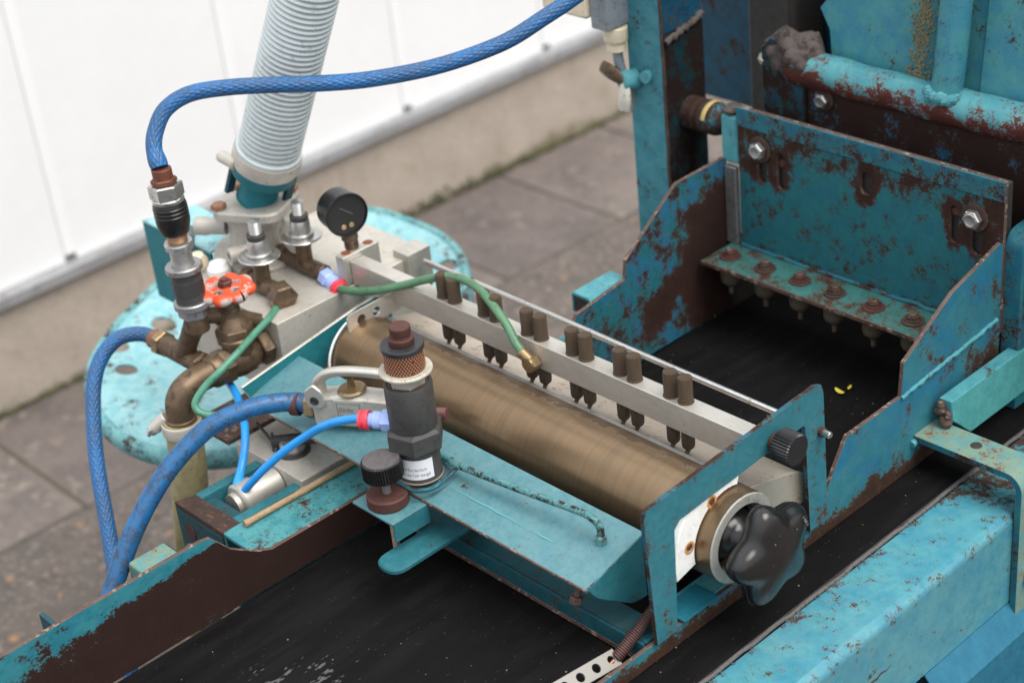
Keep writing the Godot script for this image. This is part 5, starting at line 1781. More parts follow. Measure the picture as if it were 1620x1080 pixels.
	var g := thing("blow_gun", "grey cast air gun with curved lever lying across the teal tray", "air gun", g0)
	var gb := MB.new()
	var outline := rounded(V([0.006, -0.0175, 0.118, -0.0155, 0.118, 0.011, 0.064, 0.0145, 0.040, 0.0165, 0.036, 0.0165, 0.021, 0.0135, 0.006, 0.0125]), {0: 0.003, 1: 0.004, 2: 0.004, 6: 0.004, 7: 0.003})
	prism(gb, gb, outline, 0.024, G * Transform3D(Basis(), Vector3(0, 0, -0.012)), [], 0.002)
	var body := part(g, "body", gb, M.cast)
	var pl := MB.new()
	box(pl, G * Transform3D(Basis(), Vector3(0.0455, -0.001, 0.0124)), Vector3(0.031, 0.029, 0.0022), 0.0009)
	part(body, "raised_panel", pl, M.cast)
	for fr in [[0.0455, 0.0105, 0.024, 0.0007], [0.0455, -0.0125, 0.024, 0.0007], [0.0337, -0.001, 0.0007, 0.0237], [0.0573, -0.001, 0.0007, 0.0237]]:
		var m := MB.new()
		box(m, G * Transform3D(Basis(), Vector3(fr[0], fr[1], 0.0137)), Vector3(fr[2], fr[3], 0.0008), 0.0002)
		part(body, "panel_frame", m, M.dark_line)
	var ly := 0.003
	for line in ["Binks", "Bullows"]:
		var t := lettering(line, 0.0062, 0.0006)
		t.xf(G * Transform3D(Basis(), Vector3(0.0352, ly, 0.0136)))
		part(body, "embossed_name", t, M.dark_line)
		ly -= 0.0078
	var hx := MB.new()
	hexa(hx, aim(G * Vector3(-0.0045, -0.0025, 0), gx, 0.2), 0.0135, 0.0105)
	part(g, "hex_nut", hx, M.brass)
	var lv := MB.new()
	tube(lv, spline([G * Vector3(0.0125, 0.0125, 0.001), G * Vector3(0.0125, 0.0215, 0.001), G * Vector3(0.0165, 0.0290, 0.001), G * Vector3(0.027, 0.0352, 0.001), G * Vector3(0.045, 0.038, 0.001), G * Vector3(0.075, 0.0375, 0.001), G * Vector3(0.098, 0.0345, 0.001)], 8), 0.0062, 16, true, func(_t: float) -> Vector2: return Vector2(0.8, 1.25))
	part(g, "lever", lv, M.alu)
	var pv := MB.new()
	prism(pv, pv, rounded(V([0.0035, 0.004, 0.0225, 0.004, 0.0225, 0.022, 0.014, 0.03, 0.0035, 0.022]), {0: 0.006, 1: 0.006, 2: 0.004, 3: 0.004, 4: 0.004}), 0.0035, G * Transform3D(Basis(), Vector3(0, 0, 0.0122)), [], 0.001)
	part(g, "pivot_lug", pv, M.alu)
	var ps := MB.new()
	lathe(ps, P([0.0046, 0, 0.0042, 0.0009, 0.0026, 0.0010, 0.0022, 0.0002, 0, 0.0002]), Transform3D(G.basis * Basis(Vector3.RIGHT, PI / 2), G * Vector3(0.0128, 0.0125, 0.0157)), 18)
	part(g, "pivot_screw", ps, M.dark_metal)
	var bt := MB.new()
	lathe(bt, P([0.0, 0, 0.0135, 0, 0.014, 0.001, 0.0125, 0.0032, 0.006, 0.004, 0.0035, 0.0042, 0.0033, 0.014, 0, 0.014]), Transform3D(G.basis, G * Vector3(0.046, 0.0168, 0)), 28)
	part(g, "valve_button", bt, M.brass)
	var nz := MB.new()
	cyl(nz, aim(G * Vector3(0.118, -0.003, 0), gx), 0.0055, 0.020, 18)
	part(g, "nozzle_tip", nz, mottle(126, Vector3(0.13, 0.05, 0.05), Vector3(0.1, 0.035, 0.035), Vector3(0.17, 0.09, 0.08), {"r0": 0.35, "r1": 0.5, "w": 64, "h": 64}))
	var bd := MB.new()
	lathe(bd, P([0.0098, 0, 0.0112, 0.0005, 0.0112, 0.0085, 0.0098, 0.009]), aim(G * Vector3(-0.019, -0.0005, 0.003), gx), 26)
	part(g, "rusty_band", bd, M.rust_red)

# ---------------------------------------------------------------- hoses
func build_hoses() -> void:
	var pa := [Vector3(-0.5766, 0.2476, 0.1465), Vector3(-0.5866, 0.2633, 0.1427), Vector3(-0.5923, 0.2779, 0.1333), Vector3(-0.5932, 0.2934, 0.1175), Vector3(-0.5833, 0.3029, 0.0944), Vector3(-0.5618, 0.3040, 0.0651), Vector3(-0.5351, 0.3013, 0.0329), Vector3(-0.5079, 0.2976, 0.0011), Vector3(-0.4812, 0.2955, -0.0315), Vector3(-0.4556, 0.2965, -0.0656), Vector3(-0.4346, 0.2996, -0.0961), Vector3(-0.4146, 0.3058, -0.1282), Vector3(-0.3991, 0.3137, -0.1565), Vector3(-0.3855, 0.3269, -0.1873), Vector3(-0.3735, 0.3393, -0.2155), Vector3(-0.3598, 0.3579, -0.2514), Vector3(-0.34, 0.39, -0.31), Vector3(-0.32, 0.43, -0.38)]
	hose("blue_hose", "long braided blue hose arching from the quick coupling to the hopper", pa, func(d: float, _t: float) -> float: return 0.0079 + 0.0012 * smoothstep(0.012, 0.0, absf(d - 0.006)), M.hose_braid)
	var pb := [Vector3(-0.655, 0.0283, 0.146), Vector3(-0.6705, 0.0295, 0.1468), Vector3(-0.6795, 0.0345, 0.1573), Vector3(-0.6872, 0.0345, 0.1760), Vector3(-0.6888, 0.0220, 0.1974), Vector3(-0.6824, 0.0026, 0.2156), Vector3(-0.6681, -0.0259, 0.2324), Vector3(-0.6506, -0.0573, 0.2481), Vector3(-0.6310, -0.0888, 0.2615), Vector3(-0.6120, -0.1175, 0.2730), Vector3(-0.5949, -0.1431, 0.2840), Vector3(-0.5798, -0.1656, 0.2946), Vector3(-0.555, -0.21, 0.31), Vector3(-0.53, -0.28, 0.33), Vector3(-0.52, -0.45, 0.34)]
	hose("blue_hose", "left blue hose looping from the bronze tee down past the seat", pb, 0.0080, M.hose_braid)
	var pc := [Vector3(-0.4110, 0.0405, 0.1338), Vector3(-0.4238, 0.0435, 0.1450), Vector3(-0.4367, 0.0470, 0.1680), Vector3(-0.4500, 0.0448, 0.1946), Vector3(-0.4601, 0.0380, 0.2182), Vector3(-0.4661, 0.0254, 0.2421), Vector3(-0.4699, 0.0086, 0.2671), Vector3(-0.4707, -0.0119, 0.2920), Vector3(-0.4691, -0.0326, 0.3142), Vector3(-0.4656, -0.0531, 0.3340), Vector3(-0.4613, -0.0716, 0.3511), Vector3(-0.4566, -0.0868, 0.3647), Vector3(-0.445, -0.12, 0.40), Vector3(-0.43, -0.2, 0.43), Vector3(-0.42, -0.4, 0.44)]
	hose("blue_hose", "thick blue hose curving from the air gun down behind the left rail", pc, func(_d: float, t: float) -> float: return 0.0092 + 0.0008 * t, M.hose_blue)
	var pd := [Vector3(-0.288, 0.0795, 0.1494), Vector3(-0.2992, 0.0792, 0.1545), Vector3(-0.3218, 0.0711, 0.1600), Vector3(-0.3463, 0.0578, 0.1639), Vector3(-0.3697, 0.0409, 0.1689), Vector3(-0.3955, 0.0188, 0.1812), Vector3(-0.4188, -0.0059, 0.1949), Vector3(-0.4392, -0.0308, 0.2054), Vector3(-0.4441, -0.0379, 0.2086), Vector3(-0.4501, -0.0409, 0.2094), Vector3(-0.4528, -0.0345, 0.2069), Vector3(-0.4622, -0.0288, 0.1950), Vector3(-0.4732, -0.0162, 0.1790), Vector3(-0.4906, -0.0057, 0.1633), Vector3(-0.5172, -0.0023, 0.1471), Vector3(-0.5421, 0.0033, 0.1357), Vector3(-0.5677, 0.0062, 0.1277)]
	hose("air_tube", "thin bright blue air tube with a sharp kink beside the rail", pd, func(d: float, _t: float) -> float: return 0.0040 + 0.0007 * exp(-pow((d - 0.232) / 0.010, 2.0)), M.tube_blue)
	var pg := [Vector3(-0.5500, 0.0615, -0.0095), Vector3(-0.5430, 0.0607, -0.0078), Vector3(-0.5155, 0.0667, -0.0052), Vector3(-0.4855, 0.0738, -0.0112), Vector3(-0.4551, 0.0845, -0.0209), Vector3(-0.4256, 0.0967, -0.0309), Vector3(-0.4011, 0.1060, -0.0358), Vector3(-0.3739, 0.1119, -0.0373), Vector3(-0.3460, 0.1113, -0.0341), Vector3(-0.3202, 0.1045, -0.0281), Vector3(-0.2954, 0.0941, -0.0214), Vector3(-0.2790, 0.0837, -0.0160), Vector3(-0.2688, 0.0745, -0.0160)]
	hose("green_hose", "green hose looping over the nozzle bar to its brass elbow", pg, 0.0043, M.tube_green)
	var ph := [Vector3(-0.5645, 0.062, 0.0535), Vector3(-0.5590, 0.0605, 0.0610), Vector3(-0.5473, 0.0605, 0.0794), Vector3(-0.5368, 0.0588, 0.1052), Vector3(-0.5266, 0.0548, 0.1332), Vector3(-0.5247, 0.0463, 0.1573), Vector3(-0.5302, 0.0354, 0.1733), Vector3(-0.5324, 0.0246, 0.1856), Vector3(-0.5304, 0.0177, 0.1893), Vector3(-0.5240, 0.0123, 0.1867), Vector3(-0.5128, 0.0091, 0.1763), Vector3(-0.5031, 0.0103, 0.1638), Vector3(-0.495, 0.005, 0.15)]
	hose("green_hose", "thin grey green tube drooping across the bronze gate valve", ph, 0.0037, M.tube_pale_green)

func hose(called: String, label: String, pts: Array, r, mat: Material) -> void:
	var h := thing(called, label, "hose", pts[0], {"blue_hose": "blue air hoses", "green_hose": "green air hoses"}.get(called, ""))
	var m := MB.new()
	tube(m, spline(pts, 12), r, 22)
	part(h, "hose_wall", m, mat)

# ---------------------------------------------------------------- tractor seat
func build_seat() -> void:
	var c := Vector3(-0.865, -0.15, -0.139)
	var s := thing("tractor_seat", "pale turquoise pressed steel seat pan with round drain holes", "seat", c)
	var ax := Vector3(-0.481, 0, -0.8765)
	var ay := Vector3(-0.8765, 0, 0.481)
	var ra := 0.297
	var rb := 0.222
	var P3 := func(q: Vector2, y: float) -> Vector3: return c + ax * (q.x * ra) + ay * (q.y * rb) + Vector3(0, y, 0)
	var hgt := func(q: Vector2) -> float:
		var r := q.length()
		return -0.030 + 0.030 * smoothstep(0.35, 0.97, r) + 0.010 * exp(-pow(q.y / 0.22, 2.0)) * smoothstep(0.2, 0.8, q.x) - 0.004 * cos(q.x * 5.0)
	# the holes, in the pan's own coordinates
	var hs: Array[Vector3] = []
	for uv in [[-1.0061, -0.0486, 0.016], [-0.985, 0.03, 0.013], [-0.93, 0.055, 0.014], [-0.72, 0.03, 0.016], [-0.80, -0.36, 0.016], [-0.93, -0.28, 0.016], [-0.72, -0.20, 0.016]]:
		var d := Vector3(uv[0], c.y, uv[1]) - c
		hs.append(Vector3(d.dot(ax) / ra, d.dot(ay) / rb, uv[2]))
	var pts := PackedVector2Array()
	pts.append(Vector2.ZERO)
	for r in range(1, 23):
		var n := 6 + r * 4
		for k in n:
			var a := TAU * k / n
			var q := Vector2(cos(a), sin(a)) * r / 22.0
			var ok := true
			for h in hs:
				if Vector2((q.x - h.x) * ra, (q.y - h.y) * rb).length() < h.z * 1.35: ok = false
			if ok: pts.append(q)
	for h in hs:
		for ring in 2:
			for k in 18:
				var a := TAU * k / 18
				pts.append(Vector2(h.x + cos(a) * h.z * (1.0 + 0.2 * ring) / ra, h.y + sin(a) * h.z * (1.0 + 0.2 * ring) / rb))
	var tri := Geometry2D.triangulate_delaunay(pts)
	var m := MB.new()
	for side in 2:
		var base := m.v.size()
		for q in pts:
			var e := 0.004
			var nx: float = (hgt.call(q + Vector2(e, 0)) - hgt.call(q - Vector2(e, 0))) / (2.0 * e * ra)
			var ny: float = (hgt.call(q + Vector2(0, e)) - hgt.call(q - Vector2(0, e))) / (2.0 * e * rb)
			var nn := (Vector3.UP - ax * nx - ay * ny).normalized()
			m.add(P3.call(q, hgt.call(q) - 0.0025 * side), nn if side == 0 else -nn)
		for k in range(0, tri.size(), 3):
			var g := (pts[tri[k]] + pts[tri[k + 1]] + pts[tri[k + 2]]) / 3.0
			var ok := true
			for h in hs:
				if Vector2((g.x - h.x) * ra, (g.y - h.y) * rb).length() < h.z * 0.99: ok = false
			if ok: m.tri(base + tri[k], base + tri[k + 1], base + tri[k + 2])
	part(s, "pan", m, M.seat)
	var rim := MB.new()
	var rp := PackedVector3Array()
	for k in 121:
		var a := TAU * k / 120
		rp.append(P3.call(Vector2(cos(a), sin(a)), hgt.call(Vector2(cos(a), sin(a))) - 0.009))
	tube(rim, rp, 0.0105, 16, false, func(_t: float) -> Vector2: return Vector2(1.25, 0.8))
	part(s, "rolled_rim", rim, derive(M.seat_worn, 1.0, 1.0, 1.0))
	var st := MB.new()
	cyl(st, up(-0.80, GROUND, -0.10), 0.025, 0.64, 24)
	part(s, "column", st, M.teal_dark)
	var fo := MB.new()
	cyl(fo, up(-0.80, GROUND + 0.002, -0.10), 0.14, 0.012, 36)
	part(s, "foot_plate", fo, M.worn)

# ---------------------------------------------------------------- things outside the left rail
func build_side() -> void:
	var a := thing("air_cylinder", "silver pneumatic cylinder with square aluminium head outside the left rail", "pneumatic cylinder", Vector3(-0.45, -0.05, 0.15))
	var m := MB.new()
	bx(m, Vector3(-0.512, -0.064, 0.06), Vector3(-0.403, -0.028, 0.165), 0.0012)
	part(a, "head_block", m, M.alu_dirty)
	m = MB.new()
	lathe(m, P([0, 0, 0.0165, 0, 0.0165, 0.026, 0.0185, 0.027, 0.0185, 0.044, 0.0165, 0.046, 0.012, 0.047, 0.012, 0.052, 0, 0.052]), aim(Vector3(-0.448, -0.0475, 0.166), Vector3(0, 0, 1)), 36)
	part(a, "barrel", m, M.alu)
	m = MB.new()
	lathe(m, P([0, 0, 0.0125, 0, 0.013, 0.001, 0.013, 0.009, 0.0115, 0.012, 0.004, 0.0135, 0, 0.0135]), up(-0.452, -0.0278, 0.137), 26)
	part(a, "plug", m, M.zinc)
	var ring := MB.new()
	lathe(ring, P([0.013, 0, 0.0175, 0.0, 0.017, 0.0018, 0.013, 0.002]), up(-0.452, -0.0278, 0.137), 26)
	part(a, "seal", ring, M.black_matt)
	m = MB.new()
	tube(m, spline([Vector3(-0.50, -0.012, 0.143), Vector3(-0.482, -0.016, 0.146), Vector3(-0.468, -0.02, 0.1485)], 5), 0.0016, 8)
	tube(m, PackedVector3Array([Vector3(-0.474, -0.012, 0.144), Vector3(-0.464, -0.026, 0.152)]), 0.0014, 8)
	tube(m, PackedVector3Array([Vector3(-0.47, -0.0195, 0.147), Vector3(-0.43, -0.012, 0.120)]), 0.006, 12)
	part(a, "split_pin", m, M.dark_metal)
	var b := thing("cylinder_bracket", "teal and rusty bracket holding the front end of the silver cylinder", "bracket", Vector3(-0.44, -0.05, 0.23))
	for x in [-0.474, -0.412]:
		m = MB.new()
		bx(m, Vector3(x - 0.006, -0.085, 0.160), Vector3(x + 0.006, -0.036, 0.2385), 0.001)
		part(b, "cheek", m, M.teal)
	m = MB.new()
	bx(m, Vector3(-0.478, -0.084, 0.224), Vector3(-0.408, -0.040, 0.2380), 0.001)
	part(b, "cross_plate", m, M.teal_dark)
	m = MB.new()
	prism(m, m, V([0.2382, -0.0355, 0.262, -0.0305, 0.262, -0.088, 0.2382, -0.088]), 0.083, PX(-0.478), [], 0.0012)
	part(b, "end_block", m, M.rust)
	m = MB.new()
	bx(m, Vector3(-0.475, -0.085, 0.2622), Vector3(-0.398, -0.036, 0.2632), 0.0004)
	part(b, "front_face", m, M.teal_dark)
	m = MB.new()
	lathe(m, P([0.0085, 0.0, 0.0085, 0.0012, 0.0, 0.0012]), aim(Vector3(-0.455, -0.055, 0.2632), Vector3(0, 0, 1)), 22)
	part(b, "bore_plug", m, M.rust_red)
	var r := thing("tan_cane", "thin tan rod lying along the teal rail flange", "rod", Vector3(-0.387, -0.027, 0.1))
	m = MB.new()
	var cp := PackedVector3Array()
	for k in 40: cp.append(Vector3(-0.3885 + 0.004 * k / 39.0 + rng.randfn(0, 0.0001), -0.0272, 0.243 - k * 0.0085))
	tube(m, cp, func(_d: float, t: float) -> float: return 0.0032 + (0.0006 if fposmod(t * 5.0, 1.0) < 0.04 else 0.0), 12)
	part(r, "shaft", m, mottle(128, Vector3(0.33, 0.23, 0.13), Vector3(0.25, 0.17, 0.095), Vector3(0.14, 0.09, 0.05), {"r0": 0.5, "r1": 0.7, "w": 96, "h": 96, "tri": 0.06}))
	var g := thing("bracket_stub", "worn square tube stub with black end outside the left rail", "bracket", Vector3(-0.42, -0.05, 0.31))
	m = MB.new()
	bx(m, Vector3(-0.455, -0.075, 0.293), Vector3(-0.345, -0.048, 0.335), 0.003)
	part(g, "tube", m, M.beige_bar)
	m = MB.new()
	bx(m, Vector3(-0.452, -0.072, 0.2922), Vector3(-0.349, -0.051, 0.2932), 0.0003)
	part(g, "open_end", m, M.dark_metal)
	m = MB.new()
	cyl(m, aim(Vector3(-0.42, -0.044, 0.288), Vector3(1, 0, -0.3)), 0.006, 0.03, 12)
	part(g, "black_cap", m, M.black_matt)
	var t := thing("teal_angle", "short teal angle bracket outside the near end of the left rail", "bracket", Vector3(-0.43, -0.05, 0.45))
	m = MB.new()
	bx(m, Vector3(-0.452, -0.115, 0.425), Vector3(-0.346, -0.048, 0.43), 0.001)
	bx(m, Vector3(-0.452, -0.115, 0.4302), Vector3(-0.346, -0.110, 0.52), 0.001)
	part(t, "angle", m, M.teal_dark)

func build_bits() -> void:
	var p := thing("yellow_petal", "bright yellow petal scrap on the black belt before the gate", "petal", Vector3(-0.08, -0.0675, -0.22))
	var m := MB.new()
	for q in [[Vector3(-0.1351, -0.0655, -0.3166), 0.0070, 0.2], [Vector3(-0.1312, -0.0645, -0.3282), 0.0042, 1.3]]:
		var n := 14
		var pts := PackedVector3Array()
		for r in 7:
			for k in n:
				var a := TAU * k / n
				var d := Vector2(cos(a) * 1.0, sin(a) * 0.36).rotated(q[2]) * (q[1] as float) * r / 6.0
				pts.append((q[0] as Vector3) + Vector3(d.x, 0.25 * d.x * d.x / (q[1] as float) + 0.0006, d.y))
		grid(m, pts, n, 7, (q[0] as Vector3) - Vector3(0, 0.05, 0))
	part(p, "petals", m, M.petal)
	# crumbs of soil and chaff on the belt
	var c := thing("soil_crumbs", "scattered pale and brown soil crumbs on the black belt", "crumbs", Vector3(-0.17, -0.068, 0))
	c.set_meta("kind", "stuff")
	var cm := MB.new()
	var cw := MB.new()
	for k in 170:
		var r := rng.randf_range(0.0003, 0.0010) * (1.8 if rng.randf() < 0.05 else 1.0)
		var z := rng.randf_range(-0.36, 0.45)
		var q := Vector3(rng.randf_range(-0.335, 0.036), -0.0678 + r * 0.3, z)
		lathe(cw if rng.randf() < 0.4 else cm, P([0, -r * 0.6, r * 0.9, -r * 0.2, r, r * 0.15, r * 0.5, r * 0.6, 0, r * 0.7]), aim(q, Vector3(rng.randf_range(-0.5, 0.5), 1, rng.randf_range(-0.5, 0.5))), 6)
	part(c, "crumbs", [[cm, plain(0.06, 0.036, 0.028, 0.9)], [cw, plain(0.13, 0.12, 0.11, 0.9)]]).set_meta("kind", "stuff")

# ---------------------------------------------------------------- materials
func noise_bytes(sd: int, freq: float, oct: int, kind := FastNoiseLite.TYPE_SIMPLEX_SMOOTH) -> PackedByteArray:
	var f := FastNoiseLite.new()
	f.seed = sd
	f.noise_type = kind
	f.frequency = freq
	f.fractal_type = FastNoiseLite.FRACTAL_FBM if oct > 1 else FastNoiseLite.FRACTAL_NONE
	f.fractal_octaves = oct
	f.fractal_gain = 0.55
	var im := f.get_seamless_image(S, S)
	im.convert(Image.FORMAT_L8)
	return im.get_data()

func lin(r: float, g: float, b: float) -> Color:
	return Color(r, g, b).linear_to_srgb()

func make_noise() -> void:
	for k in 1024: lut.append(int(round(Color(k / 1023.0, 0, 0).linear_to_srgb().r * 255.0)))
	NC = noise_bytes(11, 0.006, 4)
	NM = noise_bytes(23, 0.022, 5)
	NF = noise_bytes(37, 0.075, 4)
	NG = noise_bytes(51, 0.32, 2)

func put(img: PackedByteArray, k: int, r: float, g: float, b: float) -> void:
	img[k] = lut[int(clampf(r, 0, 1) * 1023.0)]
	img[k + 1] = lut[int(clampf(g, 0, 1) * 1023.0)]
	img[k + 2] = lut[int(clampf(b, 0, 1) * 1023.0)]

func finish(alb: PackedByteArray, hr: PackedByteArray, w: int, h: int, tri: float, bump: float, spec := 0.5) -> StandardMaterial3D:
	var m := StandardMaterial3D.new()
	m.albedo_texture = ImageTexture.create_from_image(Image.create_from_data(w, h, false, Image.FORMAT_RGB8, alb))
	var t := ImageTexture.create_from_image(Image.create_from_data(w, h, false, Image.FORMAT_RGB8, hr))
	m.roughness_texture = t
	m.roughness_texture_channel = BaseMaterial3D.TEXTURE_CHANNEL_GREEN
	m.roughness = 1.0
	m.metallic_specular = spec
	m.heightmap_enabled = bump > 0.0
	if bump > 0.0:
		m.heightmap_texture = t
		m.heightmap_scale = bump
	if tri > 0.0:
		m.uv1_triplanar = true
		m.uv1_scale = Vector3.ONE / tri
		m.uv1_triplanar_sharpness = 6.0
	return m

func density(dens: Callable, w: int, h: int) -> PackedFloat32Array:
	var gw := int(w / 12.0) + 2
	var gh := int(h / 12.0) + 2
	var im := Image.create_empty(gw, gh, false, Image.FORMAT_RF)
	for y in gh:
		for x in gw:
			im.set_pixel(x, y, Color(dens.call((x + 0.5) / gw, (y + 0.5) / gh), 0, 0))
	im.resize(w, h, Image.INTERPOLATE_BILINEAR)
	return im.get_data().to_float32_array()

# Old paint over rusty steel. o: a, b paint colours (linear), r1, r2 rust, thr where paint gives way, dirt
func paint(sd: int, o: Dictionary, dens = null, w := S, h := S) -> StandardMaterial3D:
	var alb := PackedByteArray()
	var hr := PackedByteArray()
	alb.resize(w * h * 3)
	hr.resize(w * h * 3)
	var a: Vector3 = o.a
	var b: Vector3 = o.b
	var r1: Vector3 = o.get("r1", Vector3(0.022, 0.0095, 0.007))
	var r2: Vector3 = o.get("r2", Vector3(0.055, 0.025, 0.0165))
	var thr: float = o.get("thr", 0.7)
	var dirt: float = o.get("dirt", 0.3)
	var ns: int = o.get("ns", 1)
	var cw: float = o.get("cw", 0.55)
	var gloss: float = o.get("rough", 0.32)
	var dk: Vector3 = o.get("dcol", Vector3(0.05, 0.05, 0.035))
	var D := density(dens, w, h) if dens != null else PackedFloat32Array()
	var hasd: bool = dens != null
	var ox := sd * 97 % S
	var oy := sd * 211 % S
	for y in h:
		var row2 := (y * 2 + oy + 131) % S * S
		for x in w:
			var i := ((y * ns + oy) % S) * S + (x * ns + ox) % S
			var j := row2 + (x * 2 + ox + 57) % S
			var c := NC[i] / 255.0
			var f := NF[i] / 255.0
			var g := NG[i] / 255.0
			var wv := NM[i] / 255.0 * 0.32 + f * 0.36 + g * 0.28 + (c - 0.5) * cw + 0.02
			if hasd: wv += D[y * w + x] + (NM[((y / 5 + oy) % S) * S + (x * 2 + ox) % S] / 255.0 - 0.5) * 0.14
			var k := (y * w + x) * 3
			var col: Vector3
			var rough := 0.9
			var ht := 0.0
			if wv > thr:
				var t := clampf(f * 0.7 + g * 0.5 - 0.15 - (wv - thr) * 0.8, 0, 1)
				col = r1.lerp(r2, t) * (0.75 + 0.5 * g)
				rough = 0.72 + 0.2 * g
				ht = 0.15 + 0.25 * f + 0.15 * g
			else:
				var mm := NM[j] / 255.0
				var t := smoothstep(0.42, 0.62, NC[j] / 255.0 * 0.7 + mm * 0.3)
				col = a.lerp(b, t) * (0.80 + 0.34 * mm)
				var stain := smoothstep(thr - 0.11, thr, wv)
				col = col.lerp((r1 + r2) * 0.9, stain * stain * 0.5)
				var dd := dirt * smoothstep(0.45, 0.8, mm * 0.6 + NF[j] / 255.0 * 0.4 + (wv - thr) * 0.5 + 0.1)
				col = col.lerp(dk, clampf(dd, 0, 0.95))
				if wv > thr - 0.008: col = col * 1.12
				rough = gloss + 0.22 * mm + dd * 0.3
				ht = 0.8 + 0.1 * g + 0.1 * mm
			put(alb, k, col.x, col.y, col.z)
			hr[k] = int(ht * 255.0)
			hr[k + 1] = int(clampf(rough, 0, 1) * 255.0)
	return finish(alb, hr, w, h, 0.0 if hasd or o.has("uv") else o.get("tri", 0.2), o.get("bump", 0.035), o.get("spec", 0.36))

# A mottled surface: three colours (linear) mixed by coarse and fine noise
func mottle(sd: int, a: Vector3, b: Vector3, c3: Vector3, o := {}) -> StandardMaterial3D:
	if not o.has("full"): return tinted(a, o)
	var w: int = o.get("w", 384)
	var h: int = o.get("h", 384)
	var alb := PackedByteArray()
	var hr := PackedByteArray()
	alb.resize(w * h * 3)
	hr.resize(w * h * 3)
	var ox := sd * 131 % S
	var oy := sd * 71 % S
	var r0: float = o.get("r0", 0.4)
	var r1: float = o.get("r1", 0.6)
	var spot: float = o.get("spot", 0.66)
	var gr: float = o.get("grain", 0.25)
	var st: int = o.get("stretch", 1)
	for y in h:
		for x in w:
			var i := (y + oy) % S * S + (x + ox) % S
			var j := (y * st + oy) % S * S + (x / st + ox) % S
			var cc := NC[i] / 255.0
			var mm := NM[j] / 255.0
			var ff := NF[j] / 255.0
			var gg := NG[j] / 255.0
			var col := a.lerp(b, smoothstep(0.3, 0.7, cc * 0.4 + mm * 0.35 + ff * 0.25))
			var s := smoothstep(spot, spot + 0.08, NM[i] / 255.0 * 0.5 + NF[i] / 255.0 * 0.5)
			col = col.lerp(c3, s) * (1.0 - gr * 0.5 + gr * gg)
			var k := (y * w + x) * 3
			put(alb, k, col.x, col.y, col.z)
			hr[k] = int(clampf(0.45 * ff + 0.35 * gg + 0.2 * mm, 0, 1) * 255.0)
			hr[k + 1] = int(clampf(lerpf(r0, r1, mm * 0.6 + gg * 0.4) + s * 0.15, 0, 1) * 255.0)
	var m := finish(alb, hr, w, h, 0.0 if o.has("uv") else o.get("tri", 0.2), o.get("bump", 0.0), o.get("spec", 0.5))
	m.metallic = o.get("metal", 0.0)
	return m

var shared := {}
func tinted(a: Vector3, o: Dictionary) -> StandardMaterial3D:      # one colour over a shared mottled grey
	var strong: bool = o.get("spot", 0.66) < 0.7
	if not shared.has(strong):
		var g := mottle(5 if strong else 6, Vector3(1, 1, 1), Vector3(0.76, 0.75, 0.74) if strong else Vector3(0.88, 0.88, 0.88), Vector3(0.55, 0.49, 0.43) if strong else Vector3(0.8, 0.79, 0.77), {"full": true, "r0": 0.75, "r1": 1.0, "grain": 0.14, "bump": 0.02, "spot": 0.64, "w": 384, "h": 384})
		shared[strong] = g
	var m: StandardMaterial3D = shared[strong].duplicate()
	m.albedo_color = lin(a.x, a.y, a.z)
	m.roughness = o.get("r1", 0.6)
	m.metallic = o.get("metal", 0.0)
	m.heightmap_scale = o.get("bump", 0.005)
	if o.has("uv"): m.uv1_triplanar = false
	else: m.uv1_scale = Vector3.ONE / (o.get("tri", 0.15) as float)
	return m

func derive(m: StandardMaterial3D, r: float, g: float, b: float, scale := 1.0) -> StandardMaterial3D:   # the same wear under another coat
	var d: StandardMaterial3D = m.duplicate()
	d.albedo_color = lin(r, g, b)
	d.uv1_scale = m.uv1_scale * scale
	d.uv1_offset = Vector3(0.37, 0.21, 0.53)
	return d

func crossed(n: int, deep: float) -> ImageTexture:   # knurling: a grid of little pyramids
	var im := Image.create_empty(n, n, false, Image.FORMAT_L8)
	for y in n:
		for x in n:
			var u := fposmod(float(x + y) / n, 1.0)
			var v := fposmod(float(x - y) / n, 1.0)
			var hgt := minf(minf(u, 1.0 - u), minf(v, 1.0 - v)) * 2.0
			im.set_pixel(x, y, Color(clampf(hgt * deep, 0, 1), 0, 0))
	return ImageTexture.create_from_image(im)

func crossed_color(n: int) -> ImageTexture:      # shade in the knurling grooves, painted into the colour
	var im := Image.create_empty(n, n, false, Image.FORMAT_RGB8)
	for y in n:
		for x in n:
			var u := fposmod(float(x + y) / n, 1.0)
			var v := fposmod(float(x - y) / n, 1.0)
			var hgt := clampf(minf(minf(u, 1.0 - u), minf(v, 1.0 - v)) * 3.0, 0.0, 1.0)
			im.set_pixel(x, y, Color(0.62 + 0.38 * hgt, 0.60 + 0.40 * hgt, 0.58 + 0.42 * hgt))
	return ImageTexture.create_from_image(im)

func plain(r: float, g: float, b: float, rough: float, metal := 0.0) -> StandardMaterial3D:
	var m := StandardMaterial3D.new()
	m.albedo_color = lin(r, g, b)
	m.roughness = rough
	m.metallic = metal
	return m

